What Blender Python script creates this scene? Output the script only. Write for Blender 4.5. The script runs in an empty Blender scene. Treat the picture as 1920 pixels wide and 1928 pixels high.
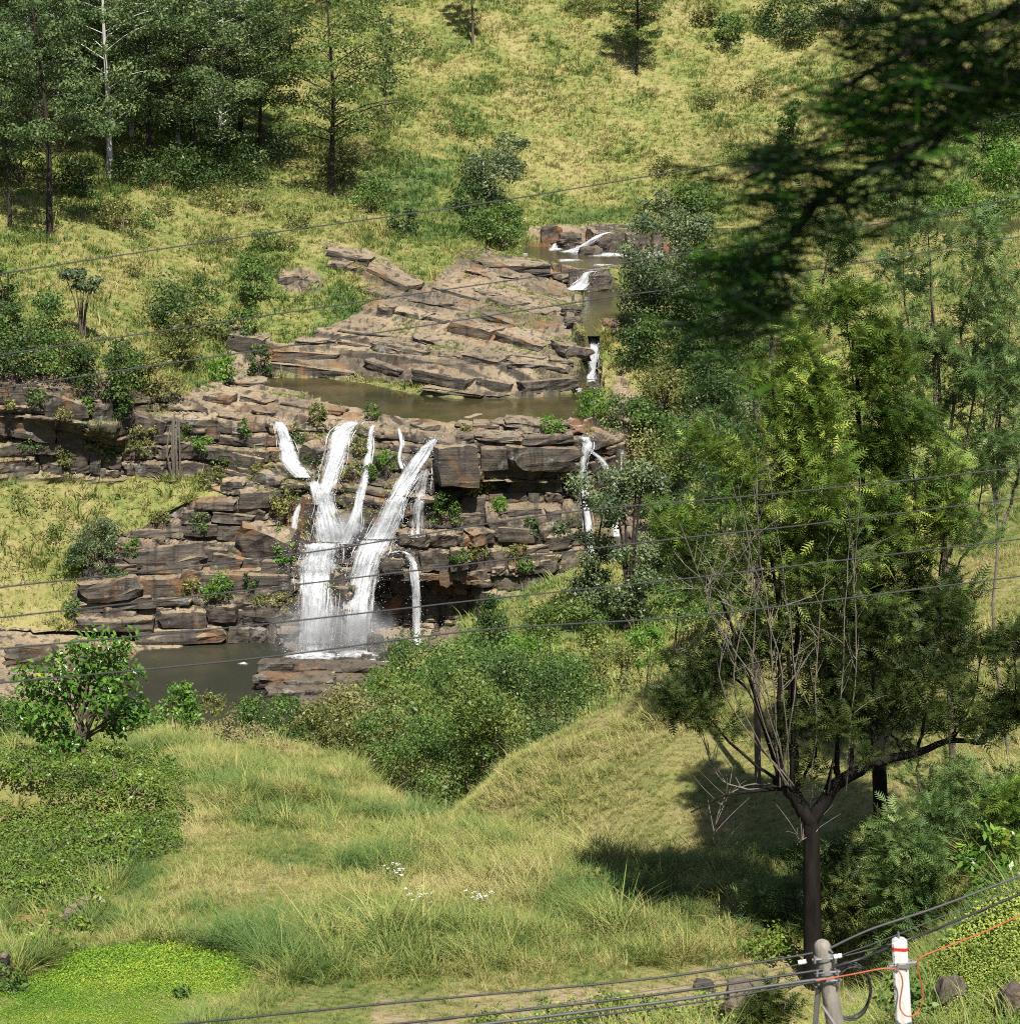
import bpy, math, random
import numpy as np
from mathutils import Vector, Matrix, Euler

# ------------------------------------------------------------------ camera, sky, sun, exposure
S = bpy.context.scene
COL = S.collection
F_PX = 4516.0                       # focal length in photograph pixels (1920 wide)
PITCH = math.radians(14.0)
cam = bpy.data.cameras.new('camera')
cam.sensor_fit = 'HORIZONTAL'
cam.angle = 2 * math.atan(960 / F_PX)
cam.clip_start = 0.5
cam.clip_end = 3000
cam.dof.use_dof = True
cam.dof.focus_distance = 150
cam.dof.aperture_fstop = 4.8
cam_o = bpy.data.objects.new('camera', cam)
cam_o.rotation_euler = (math.radians(90) - PITCH, 0, 0)
COL.objects.link(cam_o)
S.camera = cam_o

SUN_EL, SUN_AZ = math.radians(57), math.atan2(-0.96, 0.20)   # from behind the camera and to its right
sun_dir = Vector((math.cos(SUN_EL) * math.cos(SUN_AZ), math.cos(SUN_EL) * math.sin(SUN_AZ), math.sin(SUN_EL)))
W = bpy.data.worlds.new('World')
S.world = W
W.use_nodes = True
wn = W.node_tree
sky = wn.nodes.new('ShaderNodeTexSky')
sky.sky_type = 'NISHITA'
sky.sun_disc = False
sky.sun_elevation = SUN_EL
sky.sun_rotation = math.pi / 2 - SUN_AZ
bg = wn.nodes['Background']
bg.inputs['Strength'].default_value = 0.055
wn.links.new(sky.outputs[0], bg.inputs[0])
sun = bpy.data.lights.new('sun', 'SUN')
sun.energy = 5.0
sun.angle = math.radians(0.5)
sun.color = (1.0, 0.955, 0.88)
sun_o = bpy.data.objects.new('sun', sun)
sun_o.rotation_euler = sun_dir.to_track_quat('Z', 'Y').to_euler()
COL.objects.link(sun_o)
S.view_settings.view_transform = 'Standard'
S.view_settings.look = 'None'
S.view_settings.exposure = 0.78
S.view_settings.gamma = 1.0
S.view_settings.use_curve_mapping = False
S.cycles.max_bounces = 6
S.cycles.diffuse_bounces = 1
S.cycles.glossy_bounces = 2
S.cycles.transmission_bounces = 4
S.cycles.transparent_max_bounces = 12
S.cycles.use_denoising = False
S.cycles.filter_width = 0.95

# ------------------------------------------------------------------ helpers
random.seed(4)
RNG = np.random.default_rng(11)
CP, SP = math.cos(PITCH), math.sin(PITCH)


def ray(u, v):
    yc = (964.0 - v) / F_PX
    d = CP + yc * SP
    return (u - 960.0) / F_PX / d, (-SP + yc * CP) / d          # x/Y , z/Y


def P(u, v, Y):
    a, s = ray(u, v)
    return np.array([a * Y, Y, s * Y])


def proj(x, y, z):
    d = y * CP - z * SP
    return 960 + F_PX * x / d, 964 - F_PX * (y * SP + z * CP) / d


def _h(ix, iy, iz, seed):
    h = (ix.astype(np.uint32) * np.uint32(374761393) + iy.astype(np.uint32) * np.uint32(668265263)
         + iz.astype(np.uint32) * np.uint32(2246822519) + np.uint32((seed * 3266489917) & 0xffffffff))
    h = (h ^ (h >> np.uint32(13))) * np.uint32(1274126177)
    h = (h ^ (h >> np.uint32(16))) * np.uint32(2654435761)
    return ((h ^ (h >> np.uint32(15))) & np.uint32(0xffffff)).astype(np.float64) / 16777215.0


def hash2(i, j, seed=0):
    i = np.asarray(i, np.int64); j = np.asarray(j, np.int64)
    i, j = np.broadcast_arrays(i, j)
    return _h(i, j, np.zeros_like(i), seed)


def vnoise(x, y, z=0.0, seed=0):
    x, y, z = np.broadcast_arrays(np.asarray(x, float), np.asarray(y, float), np.asarray(z, float))
    ix, iy, iz = (np.floor(c).astype(np.int64) for c in (x, y, z))
    fx, fy, fz = x - ix, y - iy, z - iz
    fx, fy, fz = (t * t * (3 - 2 * t) for t in (fx, fy, fz))
    r = 0
    for dx in (0, 1):
        for dy in (0, 1):
            for dz in (0, 1):
                w = (fx if dx else 1 - fx) * (fy if dy else 1 - fy) * (fz if dz else 1 - fz)
                r = r + w * _h(ix + dx, iy + dy, iz + dz, seed)
    return r * 2 - 1


def fbm(x, y, z=0.0, seed=0, o=4):
    r, a, f = 0, 1.0, 1.0
    for k in range(o):
        r = r + a * vnoise(np.asarray(x) * f, np.asarray(y) * f, np.asarray(z) * f, seed + k)
        a *= 0.5; f *= 2.03
    return r / 1.9


def inpoly(u, v, poly):
    u = np.asarray(u, float); v = np.asarray(v, float)
    c = np.zeros(u.shape, bool)
    n = len(poly)
    for i in range(n):
        x1, y1 = poly[i]; x2, y2 = poly[(i + 1) % n]
        if y1 == y2:
            continue
        k = ((y1 > v) != (y2 > v)) & (u < (x2 - x1) * (v - y1) / (y2 - y1) + x1)
        c ^= k
    return c


def mesh(name, V, F, mat=None, smooth=False, attrs=None):
    V = np.ascontiguousarray(V, np.float32)
    Fs = F if isinstance(F, list) else [F]
    Fs = [np.ascontiguousarray(f, np.int32) for f in Fs if len(f)]
    me = bpy.data.meshes.new(name)
    me.vertices.add(len(V))
    me.vertices.foreach_set('co', V.ravel())
    nl = sum(f.size for f in Fs); nf = sum(len(f) for f in Fs)
    me.loops.add(nl)
    me.loops.foreach_set('vertex_index', np.concatenate([f.ravel() for f in Fs]) if nl else np.zeros(0, np.int32))
    me.polygons.add(nf)
    tot = np.concatenate([np.full(len(f), f.shape[1], np.int32) for f in Fs]) if nf else np.zeros(0, np.int32)
    st = np.concatenate([[0], np.cumsum(tot)[:-1]]).astype(np.int32) if nf else tot
    me.polygons.foreach_set('loop_start', st)
    me.polygons.foreach_set('use_smooth', np.full(nf, smooth, bool))
    for k, a in (attrs or {}).items():
        a = np.asarray(a, np.float32)
        if a.ndim == 2:
            at = me.attributes.new(k, 'FLOAT_VECTOR', 'POINT'); at.data.foreach_set('vector', a.ravel())
        else:
            at = me.attributes.new(k, 'FLOAT', 'POINT'); at.data.foreach_set('value', a)
    me.update(calc_edges=True)
    if mat:
        me.materials.append(mat)
    return me


def link(name, me, parent=None, loc=None, label=None, cat=None, group=None, kind=None):
    o = bpy.data.objects.new(name, me)
    COL.objects.link(o)
    if loc is not None:
        o.location = [float(c) for c in loc]
    if parent:
        o.parent = parent
    if label: o['label'] = label
    if cat: o['category'] = cat
    if group: o['group'] = group
    if kind: o['kind'] = kind
    return o


class Geo:
    """collects vertices, faces and a per-vertex tint"""
    def __init__(s):
        s.V, s.F3, s.F4, s.T, s.n = [], [], [], [], 0

    def add(s, V, F, tint=0.5):
        V = np.asarray(V, float).reshape(-1, 3); F = np.asarray(F, np.int64)
        (s.F3 if F.shape[1] == 3 else s.F4).append(F + s.n)
        s.V.append(V)
        s.T.append(np.broadcast_to(np.asarray(tint, float), (len(V),)))
        s.n += len(V)

    def mesh(s, name, mat, smooth=False):
        F = []
        if not s.V: s.V, s.T = [np.zeros((0, 3))], [np.zeros(0)]
        if s.F3: F.append(np.concatenate(s.F3))
        if s.F4: F.append(np.concatenate(s.F4))
        return mesh(name, np.concatenate(s.V), F, mat, smooth, {'tint': np.concatenate(s.T)})


def tube(g, pts, rad, sides=6, tint=0.5, cap=True):
    pts = np.asarray(pts, float); n = len(pts)
    rad = np.broadcast_to(np.asarray(rad, float), (n,))
    d = np.gradient(pts, axis=0)
    d /= np.linalg.norm(d, axis=1)[:, None] + 1e-9
    up = np.where(np.abs(d[:, 2:3]) > 0.9, np.array([[0, 1.0, 0]]), np.array([[0, 0, 1.0]]))
    s1 = np.cross(d, up); s1 /= np.linalg.norm(s1, axis=1)[:, None] + 1e-9
    s2 = np.cross(d, s1)
    an = np.linspace(0, 2 * math.pi, sides, endpoint=False)
    V = pts[:, None] + rad[:, None, None] * (np.cos(an)[None, :, None] * s1[:, None] + np.sin(an)[None, :, None] * s2[:, None])
    i = np.arange(n - 1)[:, None] * sides; j = np.arange(sides)[None]; jn = (j + 1) % sides
    Fq = np.stack([i + j, i + jn, i + sides + jn, i + sides + j], -1).reshape(-1, 4)
    g.add(V.reshape(-1, 3), Fq, tint)
    if cap:
        for k in (0, n - 1):
            g.add(V[k], np.array([[0, q, q + 1] for q in range(1, sides - 1)]), tint)


def curve_pts(pts, n):
    """smooth polyline through pts"""
    pts = np.asarray(pts, float)
    m = len(pts)
    if m == 2:
        t = np.linspace(0, 1, n)[:, None]
        return pts[0] * (1 - t) + pts[1] * t
    t = np.linspace(0, m - 1 - 1e-6, n)
    i = t.astype(int); f = (t - i)[:, None]
    p0 = pts[np.clip(i - 1, 0, m - 1)]; p1 = pts[i]; p2 = pts[np.clip(i + 1, 0, m - 1)]; p3 = pts[np.clip(i + 2, 0, m - 1)]
    return 0.5 * (2 * p1 + (p2 - p0) * f + (2 * p0 - 5 * p1 + 4 * p2 - p3) * f ** 2 + (3 * p1 - p0 - 3 * p2 + p3) * f ** 3)


def norm(a):
    return a / (np.linalg.norm(a, axis=-1, keepdims=True) + 1e-9)


def leaves(g, pos, size, rng, out=None, aspect=0.5, rnd=0.8, up=0.35, tint=None, flat=None):
    """diamond leaves; `flat`: optional direction their long axis leans to"""
    n = len(pos)
    size = np.broadcast_to(np.asarray(size, float), (n,))
    nr = norm(rng.normal(size=(n, 3))) * rnd + np.array([0, 0, up])
    if out is not None:
        nr = nr + out * 0.7
    nr = norm(nr)
    t = rng.normal(size=(n, 3))
    if flat is not None:
        t = t * 0.35 + flat
    t = norm(np.cross(np.cross(nr, t), nr)); b = np.cross(nr, t)
    L = (size * 0.5)[:, None]; Wd = (size * 0.5 * aspect)[:, None]
    V = np.stack([pos - t * L, pos + b * Wd - t * L * 0.1, pos + t * L, pos - b * Wd - t * L * 0.1], 1)
    if tint is None:
        tint = rng.random(n)
    g.add(V.reshape(-1, 3), np.arange(n * 4).reshape(-1, 4), np.repeat(tint, 4))


def frames(dirs, rng, roll=None):
    """3x3 frames with x along dirs"""
    x = norm(dirs)
    r = rng.normal(size=x.shape) * (0.5 if roll is None else roll) + np.array([0, 0, 1.0])
    z = norm(r - x * np.sum(r * x, 1, keepdims=True))
    y = np.cross(z, x)
    return np.stack([x, y, z], -1)


def scatter(g, tv, tf, pos, R, sc, tint):
    n = len(pos)
    V = np.einsum('nij,kj->nki', R, tv) * np.asarray(sc)[:, None, None] + pos[:, None]
    Fq = (tf[None] + (np.arange(n) * len(tv))[:, None, None]).reshape(-1, tf.shape[1])
    g.add(V.reshape(-1, 3), Fq, np.repeat(tint, len(tv)))


# ------------------------------------------------------------------ materials
class NT:
    def __init__(s, name):
        s.m = bpy.data.materials.new(name); s.m.use_nodes = True
        s.t = s.m.node_tree; s.t.nodes.clear()
        s.out = s.t.nodes.new('ShaderNodeOutputMaterial')

    def n(s, typ, ins=None, **kw):
        d = s.t.nodes.new('ShaderNode' + typ)
        for k, v in kw.items():
            setattr(d, k, v)
        for k, v in (ins or {}).items():
            if hasattr(v, 'bl_idname') and isinstance(v, bpy.types.NodeSocket):
                s.t.links.new(v, d.inputs[k])
            else:
                d.inputs[k].default_value = v
        return d

    def math(s, op, a, b=0.0, c=0.0, clamp=False):
        d = s.n('Math', {0: a, 1: b, 2: c}, operation=op); d.use_clamp = clamp
        return d.outputs[0]

    def mix(s, f, a, b):
        d = s.n('Mix', data_type='RGBA')
        for k, v in ((0, f), (6, a), (7, b)):
            if isinstance(v, bpy.types.NodeSocket): s.t.links.new(v, d.inputs[k])
            else: d.inputs[k].default_value = v if k == 0 else (*v[:3], 1)
        return d.outputs[2]

    def ramp(s, f, stops):
        d = s.n('ValToRGB', {0: f})
        e = d.color_ramp.elements
        while len(e) < len(stops): e.new(0.5)
        for i, (p, c) in enumerate(stops):
            e[i].position = p; e[i].color = (*c, 1) if not isinstance(c, (int, float)) else (c, c, c, 1)
        return d.outputs[0]

    def noise(s, vec, scale, detail=4, rough=0.55, dist=0.0):
        return s.n('TexNoise', {'Vector': vec, 'Scale': scale, 'Detail': detail, 'Roughness': rough, 'Distortion': dist}).outputs['Fac']

    def attr(s, name, inst=False):
        return s.n('Attribute', attribute_name=name, attribute_type='INSTANCER' if inst else 'GEOMETRY').outputs['Fac']

    def pos(s):
        return s.n('NewGeometry').outputs['Position']

    def done(s, sh):
        s.t.links.new(sh, s.out.inputs[0])
        return s.m


def leaf_mat(name, dark, mid, light, trans=0.28, rough=0.45, spec=0.3, extra=None, nscale=0.25):
    t = NT(name)
    nz = t.noise(t.pos(), nscale, 3)
    f = t.math('ADD', t.math('MULTIPLY', t.attr('tint'), 0.72), t.math('MULTIPLY', t.math('SUBTRACT', nz, 0.5), 1.1))
    f = t.math('ADD', f, 0.1, clamp=True)
    st = [(0.0, dark), (0.5, mid), (0.9, light)]
    if extra: st.append((0.97, extra))
    c = t.ramp(f, st)
    p = t.n('BsdfPrincipled', {'Base Color': c, 'Roughness': rough, 'Specular IOR Level': spec})
    tr = t.n('BsdfTranslucent', {'Color': t.mix(0.6, c, light)})
    return t.done(t.n('MixShader', {0: trans, 1: p.outputs[0], 2: tr.outputs[0]}).outputs[0])


def bark_mat(name, a, b, scale=6.0):
    t = NT(name)
    p = t.pos()
    mp = t.n('Mapping', {'Vector': p, 'Scale': (scale, scale, scale * 0.25)}).outputs[0]
    f = t.noise(mp, 1.0, 5, 0.65)
    c = t.ramp(f, [(0.3, a), (0.7, b)])
    bm = t.n('Bump', {'Strength': 0.6, 'Distance': 0.05, 'Height': f}).outputs[0]
    return t.done(t.n('BsdfPrincipled', {'Base Color': c, 'Roughness': 0.9, 'Specular IOR Level': 0.12, 'Normal': bm}).outputs[0])


def plain_mat(name, col, rough=0.6, metal=0.0, var=0.15, scale=20):
    t = NT(name)
    f = t.noise(t.pos(), scale, 4)
    c = t.ramp(f, [(0.25, tuple(x * (1 - var) for x in col)), (0.75, tuple(min(1, x * (1 + var)) for x in col))])
    return t.done(t.n('BsdfPrincipled', {'Base Color': c, 'Roughness': rough, 'Metallic': metal}).outputs[0])


def grass_colour(t, green, rnd, p):
    n1 = t.noise(p, 0.09, 4, 0.6)
    n2 = t.noise(p, 0.6, 3, 0.6)
    f = t.math('ADD', t.math('MULTIPLY', t.math('SUBTRACT', n1, 0.5), 1.6), t.math('MULTIPLY', t.math('SUBTRACT', n2, 0.5), 1.0))
    f = t.math('ADD', t.math('ADD', f, t.math('MULTIPLY', t.math('SUBTRACT', rnd, 0.5), 0.95)), 0.39)
    f = t.math('ADD', f, t.math('MULTIPLY', green, 0.62), clamp=True)
    return t.ramp(f, [(0.0, (0.45, 0.385, 0.175)), (0.25, (0.37, 0.345, 0.120)), (0.5, (0.245, 0.280, 0.070)), (0.8, (0.135, 0.210, 0.048)), (1.0, (0.085, 0.165, 0.045))])


def grass_mat(name, trans=0.3):
    t = NT(name)
    rnd = t.n('ObjectInfo').outputs['Random']
    c = grass_colour(t, t.attr('green', True), t.math('ADD', t.math('MULTIPLY', rnd, 0.6), t.math('MULTIPLY', t.attr('tint'), 0.4)), t.pos())
    p = t.n('BsdfPrincipled', {'Base Color': c, 'Roughness': 0.6, 'Specular IOR Level': 0.25})
    tr = t.n('BsdfTranslucent', {'Color': c})
    return t.done(t.n('MixShader', {0: trans, 1: p.outputs[0], 2: tr.outputs[0]}).outputs[0])


def rock_nodes(t, tan=1.0):
    p = t.pos()
    big = t.noise(p, 0.08, 4, 0.6)
    mid = t.noise(p, 0.5, 5, 0.65)
    fine = t.noise(p, 3.0, 4, 0.7)
    st = t.noise(t.n('Mapping', {'Vector': p, 'Scale': (0.05, 0.05, 1.3)}).outputs[0], 1.0, 4, 0.6)     # bedding
    drip = t.noise(t.n('Mapping', {'Vector': p, 'Scale': (0.9, 0.5, 0.06)}).outputs[0], 1.0, 4, 0.6)     # run-off stains
    f = t.math('ADD', t.math('MULTIPLY', mid, 0.5), t.math('MULTIPLY', st, 0.5))
    c = t.ramp(f, [(0.3, (0.024, 0.021, 0.018)), (0.45, (0.052, 0.044, 0.036)), (0.58, (0.098, 0.079, 0.058)), (0.76, (0.20, 0.152, 0.098))])
    # sediment lying on ledges: tan, dry
    nz = t.n('SeparateXYZ', {0: t.n('NewGeometry').outputs['Normal']}).outputs[2]
    led = t.math('MULTIPLY', t.ramp(nz, [(0.55, 0.0), (0.9, 1.0)]), t.ramp(big, [(0.30, 0.15 * tan), (0.60, 0.85 * tan)]))
    c = t.mix(led, c, t.mix(fine, (0.22, 0.172, 0.108), (0.48, 0.375, 0.240)))
    c = t.mix(t.ramp(drip, [(0.52, 0.0), (0.62, 0.8)]), c, (0.030, 0.025, 0.022))
    rust = t.ramp(t.noise(p, 0.17, 3, 0.6, 0.6), [(0.565, 0.0), (0.68, 0.6)])
    c = t.mix(rust, c, (0.215, 0.105, 0.04))
    grey = t.ramp(t.noise(p, 0.33, 4, 0.7), [(0.60, 0.0), (0.68, 0.55)])
    c = t.mix(grey, c, (0.27, 0.265, 0.25))
    c = t.mix(t.ramp(fine, [(0.35, 0.35), (0.6, 0.0)]), c, (0.05, 0.042, 0.036))
    h = t.math('ADD', t.math('MULTIPLY', mid, 0.6), t.math('ADD', t.math('MULTIPLY', fine, 0.25), t.math('MULTIPLY', st, 0.5)))
    bm = t.n('Bump', {'Strength': 0.9, 'Distance': 0.5, 'Height': h}).outputs[0]
    return c, bm


def rock_mat(name, tan=1.0):
    t = NT(name)
    c, bm = rock_nodes(t, tan)
    return t.done(t.n('BsdfPrincipled', {'Base Color': c, 'Roughness': 0.75, 'Specular IOR Level': 0.3, 'Normal': bm}).outputs[0])


def ground_mat(name, near):
    t = NT(name)
    p = t.pos()
    gc = grass_colour(t, t.attr('green'), t.noise(p, 4.0 if near else 1.2, 4, 0.7), p)
    gc = t.mix(0.62 if near else 0.5, gc, (0.085, 0.075, 0.03))
    litter = t.mix(t.noise(p, 5.0, 4, 0.7), (0.22, 0.15, 0.09), (0.42, 0.32, 0.21))
    gc = t.mix(t.math('MULTIPLY', t.attr('litter'), t.ramp(t.noise(p, 0.5, 4), [(0.4, 0.2), (0.6, 0.95)])), gc, litter)
    gc = t.mix(t.attr('soil'), gc, t.mix(t.noise(p, 2.5, 4, 0.7), (0.30, 0.14, 0.065), (0.42, 0.25, 0.13)))
    rc, bm = rock_nodes(t)
    c = t.mix(t.attr('rock'), gc, rc)
    return t.done(t.n('BsdfPrincipled', {'Base Color': c, 'Roughness': 0.85, 'Specular IOR Level': 0.2, 'Normal': bm}).outputs[0])


M = {}
M['near_ground'] = ground_mat('near_ground', True)
M['far_ground'] = ground_mat('far_ground', False)
M['rock'] = rock_mat('rock')
M['rock_dark'] = rock_mat('dark_rock', 0.25)
M['grass'] = grass_mat('grass')
M['euc'] = leaf_mat('eucalypt_leaf', (0.030, 0.060, 0.022), (0.095, 0.150, 0.050), (0.25, 0.31, 0.12), 0.26, 0.5, 0.25)
M['feather'] = leaf_mat('feathery_leaf', (0.034, 0.065, 0.018), (0.095, 0.145, 0.032), (0.21, 0.25, 0.07), 0.27)
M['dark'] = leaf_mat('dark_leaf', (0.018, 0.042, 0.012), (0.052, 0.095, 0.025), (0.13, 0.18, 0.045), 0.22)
M['mid'] = leaf_mat('mid_leaf', (0.03, 0.068, 0.016), (0.090, 0.160, 0.034), (0.21, 0.28, 0.07), 0.28)
M['bright'] = leaf_mat('bright_leaf', (0.05, 0.12, 0.015), (0.11, 0.23, 0.03), (0.22, 0.34, 0.06), 0.32)
M['olive'] = leaf_mat('olive_leaf', (0.065, 0.085, 0.022), (0.155, 0.165, 0.045), (0.33, 0.31, 0.11), 0.25)
M['autumn'] = leaf_mat('turning_leaf', (0.035, 0.075, 0.016), (0.105, 0.165, 0.034), (0.23, 0.26, 0.06), 0.27, extra=(0.46, 0.25, 0.05))
M['grey'] = leaf_mat('grey_leaf', (0.040, 0.068, 0.030), (0.105, 0.145, 0.062), (0.22, 0.26, 0.12), 0.22)
M['pinkish'] = leaf_mat('flowering_leaf', (0.10, 0.10, 0.04), (0.20, 0.18, 0.08), (0.40, 0.34, 0.20), 0.2)
M['tea'] = leaf_mat('tea_leaf', (0.030, 0.070, 0.014), (0.125, 0.195, 0.026), (0.34, 0.40, 0.075), 0.22, 0.42, 0.35, nscale=0.8)
M['lime'] = leaf_mat('lime_leaf', (0.055, 0.13, 0.014), (0.125, 0.27, 0.020), (0.32, 0.40, 0.04), 0.3, 0.45, 0.3, nscale=0.5)
M['broad'] = leaf_mat('broad_leaf', (0.035, 0.095, 0.014), (0.075, 0.17, 0.022), (0.17, 0.29, 0.045), 0.3, 0.3, 0.5, extra=(0.45, 0.36, 0.04))
M['frond'] = leaf_mat('frond_leaf', (0.026, 0.062, 0.012), (0.105, 0.180, 0.026), (0.38, 0.44, 0.09), 0.30, 0.5, 0.22, nscale=0.35)
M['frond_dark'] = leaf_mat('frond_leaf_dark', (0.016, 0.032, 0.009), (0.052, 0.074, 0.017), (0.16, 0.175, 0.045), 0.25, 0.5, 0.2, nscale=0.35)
M['frond_blue'] = leaf_mat('frond_leaf_cool', (0.035, 0.080, 0.024), (0.105, 0.175, 0.046), (0.30, 0.36, 0.13), 0.30, 0.5, 0.25, nscale=0.5)
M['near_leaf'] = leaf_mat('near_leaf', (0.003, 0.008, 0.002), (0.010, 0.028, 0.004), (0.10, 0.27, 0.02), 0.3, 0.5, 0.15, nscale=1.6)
M['bark_dark'] = bark_mat('dark_bark', (0.022, 0.018, 0.015), (0.058, 0.047, 0.038))
M['bark_shaded'] = bark_mat('shaded_bark', (0.006, 0.005, 0.004), (0.022, 0.018, 0.015))  # silver oak bark, blackened to carry the crown's shade on the trunk
M['bark_pale'] = bark_mat('pale_bark', (0.30, 0.285, 0.26), (0.62, 0.60, 0.56), 2.0)
M['bark_brown'] = bark_mat('brown_bark', (0.07, 0.055, 0.042), (0.16, 0.13, 0.10))
M['twig'] = bark_mat('grey_twig', (0.085, 0.073, 0.06), (0.22, 0.195, 0.16), 10)
M['cable'] = plain_mat('cable_black', (0.022, 0.022, 0.023), 0.45)
M['cable_grey'] = plain_mat('cable_grey', (0.07, 0.07, 0.068), 0.5)
M['cable_dull'] = plain_mat('cable_dull', (0.040, 0.040, 0.040), 0.6)
M['cable_orange'] = plain_mat('cable_orange', (0.40, 0.095, 0.04), 0.6, 0, 0.3, 6)
M['concrete'] = bark_mat('weathered_concrete', (0.16, 0.145, 0.12), (0.33, 0.30, 0.26), 9)
M['white_paint'] = bark_mat('white_paint', (0.48, 0.46, 0.42), (0.76, 0.75, 0.72), 7)
M['red_paint'] = plain_mat('red_paint', (0.52, 0.03, 0.03), 0.5)
M['steel'] = plain_mat('galvanised_steel', (0.20, 0.20, 0.195), 0.6, 0.2)
M['porcelain'] = plain_mat('porcelain', (0.78, 0.76, 0.70), 0.25)
M['flower'] = plain_mat('white_flower', (0.82, 0.82, 0.80), 0.6)

# ------------------------------------------------------------------ terrain: valley profiles from near to far
def Vc(*p):      # curve through picture points at known distances
    r = []
    for u, v, Y in p:
        a, s = ray(u, v); r.append((a, Y, s * Y))
    return np.array(r)


def Zc(*p):      # curve given by distance and height
    return np.array([((u - 960) / (F_PX * 0.965), Y, z) for u, Y, z in p])


KN = []
def K(name, c, rows): KN.append((name, c, rows))

K('n0', Zc((0, 6, -6.5)), 0)
K('n1', Zc((0, 26, -17)), 6)
K('n2', Vc((-500, 1990, 46), (0, 1975, 47), (600, 1975, 48), (1200, 1975, 50), (1500, 1985, 52), (1700, 1975, 48), (1920, 1970, 44), (2420, 1950, 42)), 10)
K('n3', Vc((-500, 1760, 58), (0, 1760, 58), (200, 1745, 59), (600, 1760, 58), (1000, 1790, 57), (1300, 1805, 58), (1420, 1840, 57.5), (1530, 1895, 57), (1650, 1885, 56), (1740, 1800, 54), (1800, 1755, 53), (1920, 1690, 52), (2420, 1600, 50)), 46)
K('n4', Vc((-500, 1580, 74), (0, 1580, 74), (400, 1545, 76), (600, 1530, 78), (740, 1530, 79), (830, 1552, 76), (900, 1578, 72), (1000, 1604, 69), (1150, 1630, 67), (1300, 1640, 66), (1500, 1620, 66), (1700, 1560, 64), (1920, 1480, 66), (2420, 1350, 68)), 52)
K('n4b', Zc((-500, 75, -27.7), (0, 75, -27.7), (400, 77.5, -29.4), (600, 79.5, -30.2), (740, 80.5, -31.0), (830, 79, -31.9), (900, 75.5, -31.3), (1000, 72.5, -30.2), (1150, 70.3, -29.3), (1300, 68.6, -28.3), (1500, 67.2, -27.0), (1700, 65, -25.5), (1920, 67, -25.1), (2420, 69, -23.3)), 8)
K('n5', Vc((-500, 1460, 88), (0, 1460, 88), (400, 1455, 88), (640, 1475, 87), (760, 1530, 84), (830, 1575, 81), (900, 1545, 78), (1000, 1510, 76.5), (1250, 1440, 74.5), (1450, 1400, 75), (1700, 1330, 77), (1920, 1200, 82), (2420, 1000, 90)), 40)
K('n6', Vc((-500, 1395, 98), (0, 1400, 97), (300, 1400, 96), (560, 1408, 95), (660, 1440, 93), (740, 1505, 88), (822, 1568, 83), (880, 1515, 81), (960, 1438, 80.5), (1100, 1346, 81), (1250, 1272, 82), (1400, 1200, 84), (1600, 1090, 88), (1750, 990, 94), (1920, 890, 100), (2420, 700, 115)), 44)
K('n7', Zc((-500, 112, -43), (400, 111, -43), (660, 106, -43), (815, 97, -39), (960, 94, -35), (1250, 94, -36), (1400, 97, -35), (1600, 102, -34), (1920, 116, -31), (2420, 130, -22)), 8)
K('f1', Zc((-500, 175, -84), (400, 175, -84), (800, 170, -82), (1000, 170, -76), (1300, 170, -70), (1600, 170, -58), (1920, 170, -45), (2420, 180, -34)), 8)
K('f2', Vc((-500, 1330, 300), (0, 1330, 300), (250, 1345, 302), (450, 1362, 300), (640, 1350, 300), (720, 1320, 296), (850, 1290, 280), (1000, 1300, 268), (1150, 1270, 262), (1300, 1240, 258), (1450, 1150, 245), (1600, 1070, 235), (1750, 975, 225), (1920, 870, 215), (2420, 720, 215)), 14)
K('f3', Vc((-500, 1195, 325), (0, 1195, 325), (260, 1218, 331), (560, 1230, 331), (760, 1228, 330), (830, 1212, 326), (890, 1180, 314), (950, 1135, 302), (1050, 1090, 296), (1200, 1050, 302), (1300, 1000, 312), (1450, 950, 318), (1600, 900, 310), (1750, 830, 295), (1920, 700, 300), (2420, 640, 300)), 44)
K('f3b', Zc((-500, 327, -98), (0, 327, -98.5), (260, 333, -102.6), (760, 332, -103.5), (830, 332, -103.6), (890, 333, -103), (1050, 334, -101), (1200, 330, -96), (1300, 322, -78), (1450, 326, -76.8), (1600, 320, -74), (1750, 310, -68), (1920, 312, -55.5), (2420, 312, -54)), 6)
K('f4', Vc((-500, 1140, 330), (0, 1150, 330), (130, 1110, 337), (220, 1020, 341), (350, 962, 344), (450, 945, 344), (560, 935, 343), (600, 1020, 338), (750, 1030, 337.5), (820, 1015, 337), (900, 1000, 337.5), (1050, 1000, 338), (1100, 1000, 342), (1240, 1000, 344), (1300, 920, 334), (1450, 860, 340), (1600, 830, 335), (1920, 620, 340), (2420, 600, 340)), 62)
K('f5', Vc((-500, 890, 343), (0, 890, 343), (150, 880, 346), (300, 890, 349), (420, 900, 350), (500, 890, 348), (600, 900, 343.5), (800, 930, 339), (1000, 930, 340.5), (1080, 930, 344), (1170, 920, 350), (1240, 900, 352), (1300, 820, 352), (1450, 760, 360), (1600, 740, 360), (1920, 560, 375), (2420, 540, 375)), 34)
K('f6', Vc((-500, 690, 349), (0, 690, 349), (150, 705, 351), (250, 745, 354), (350, 768, 355), (430, 795, 354), (520, 797, 352), (640, 794, 353), (760, 812, 347), (850, 834, 340.5), (1000, 824, 342.5), (1090, 818, 345), (1170, 835, 352), (1240, 790, 362), (1300, 740, 368), (1450, 690, 375), (1600, 670, 378), (1920, 500, 392), (2420, 480, 392)), 60)
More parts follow.
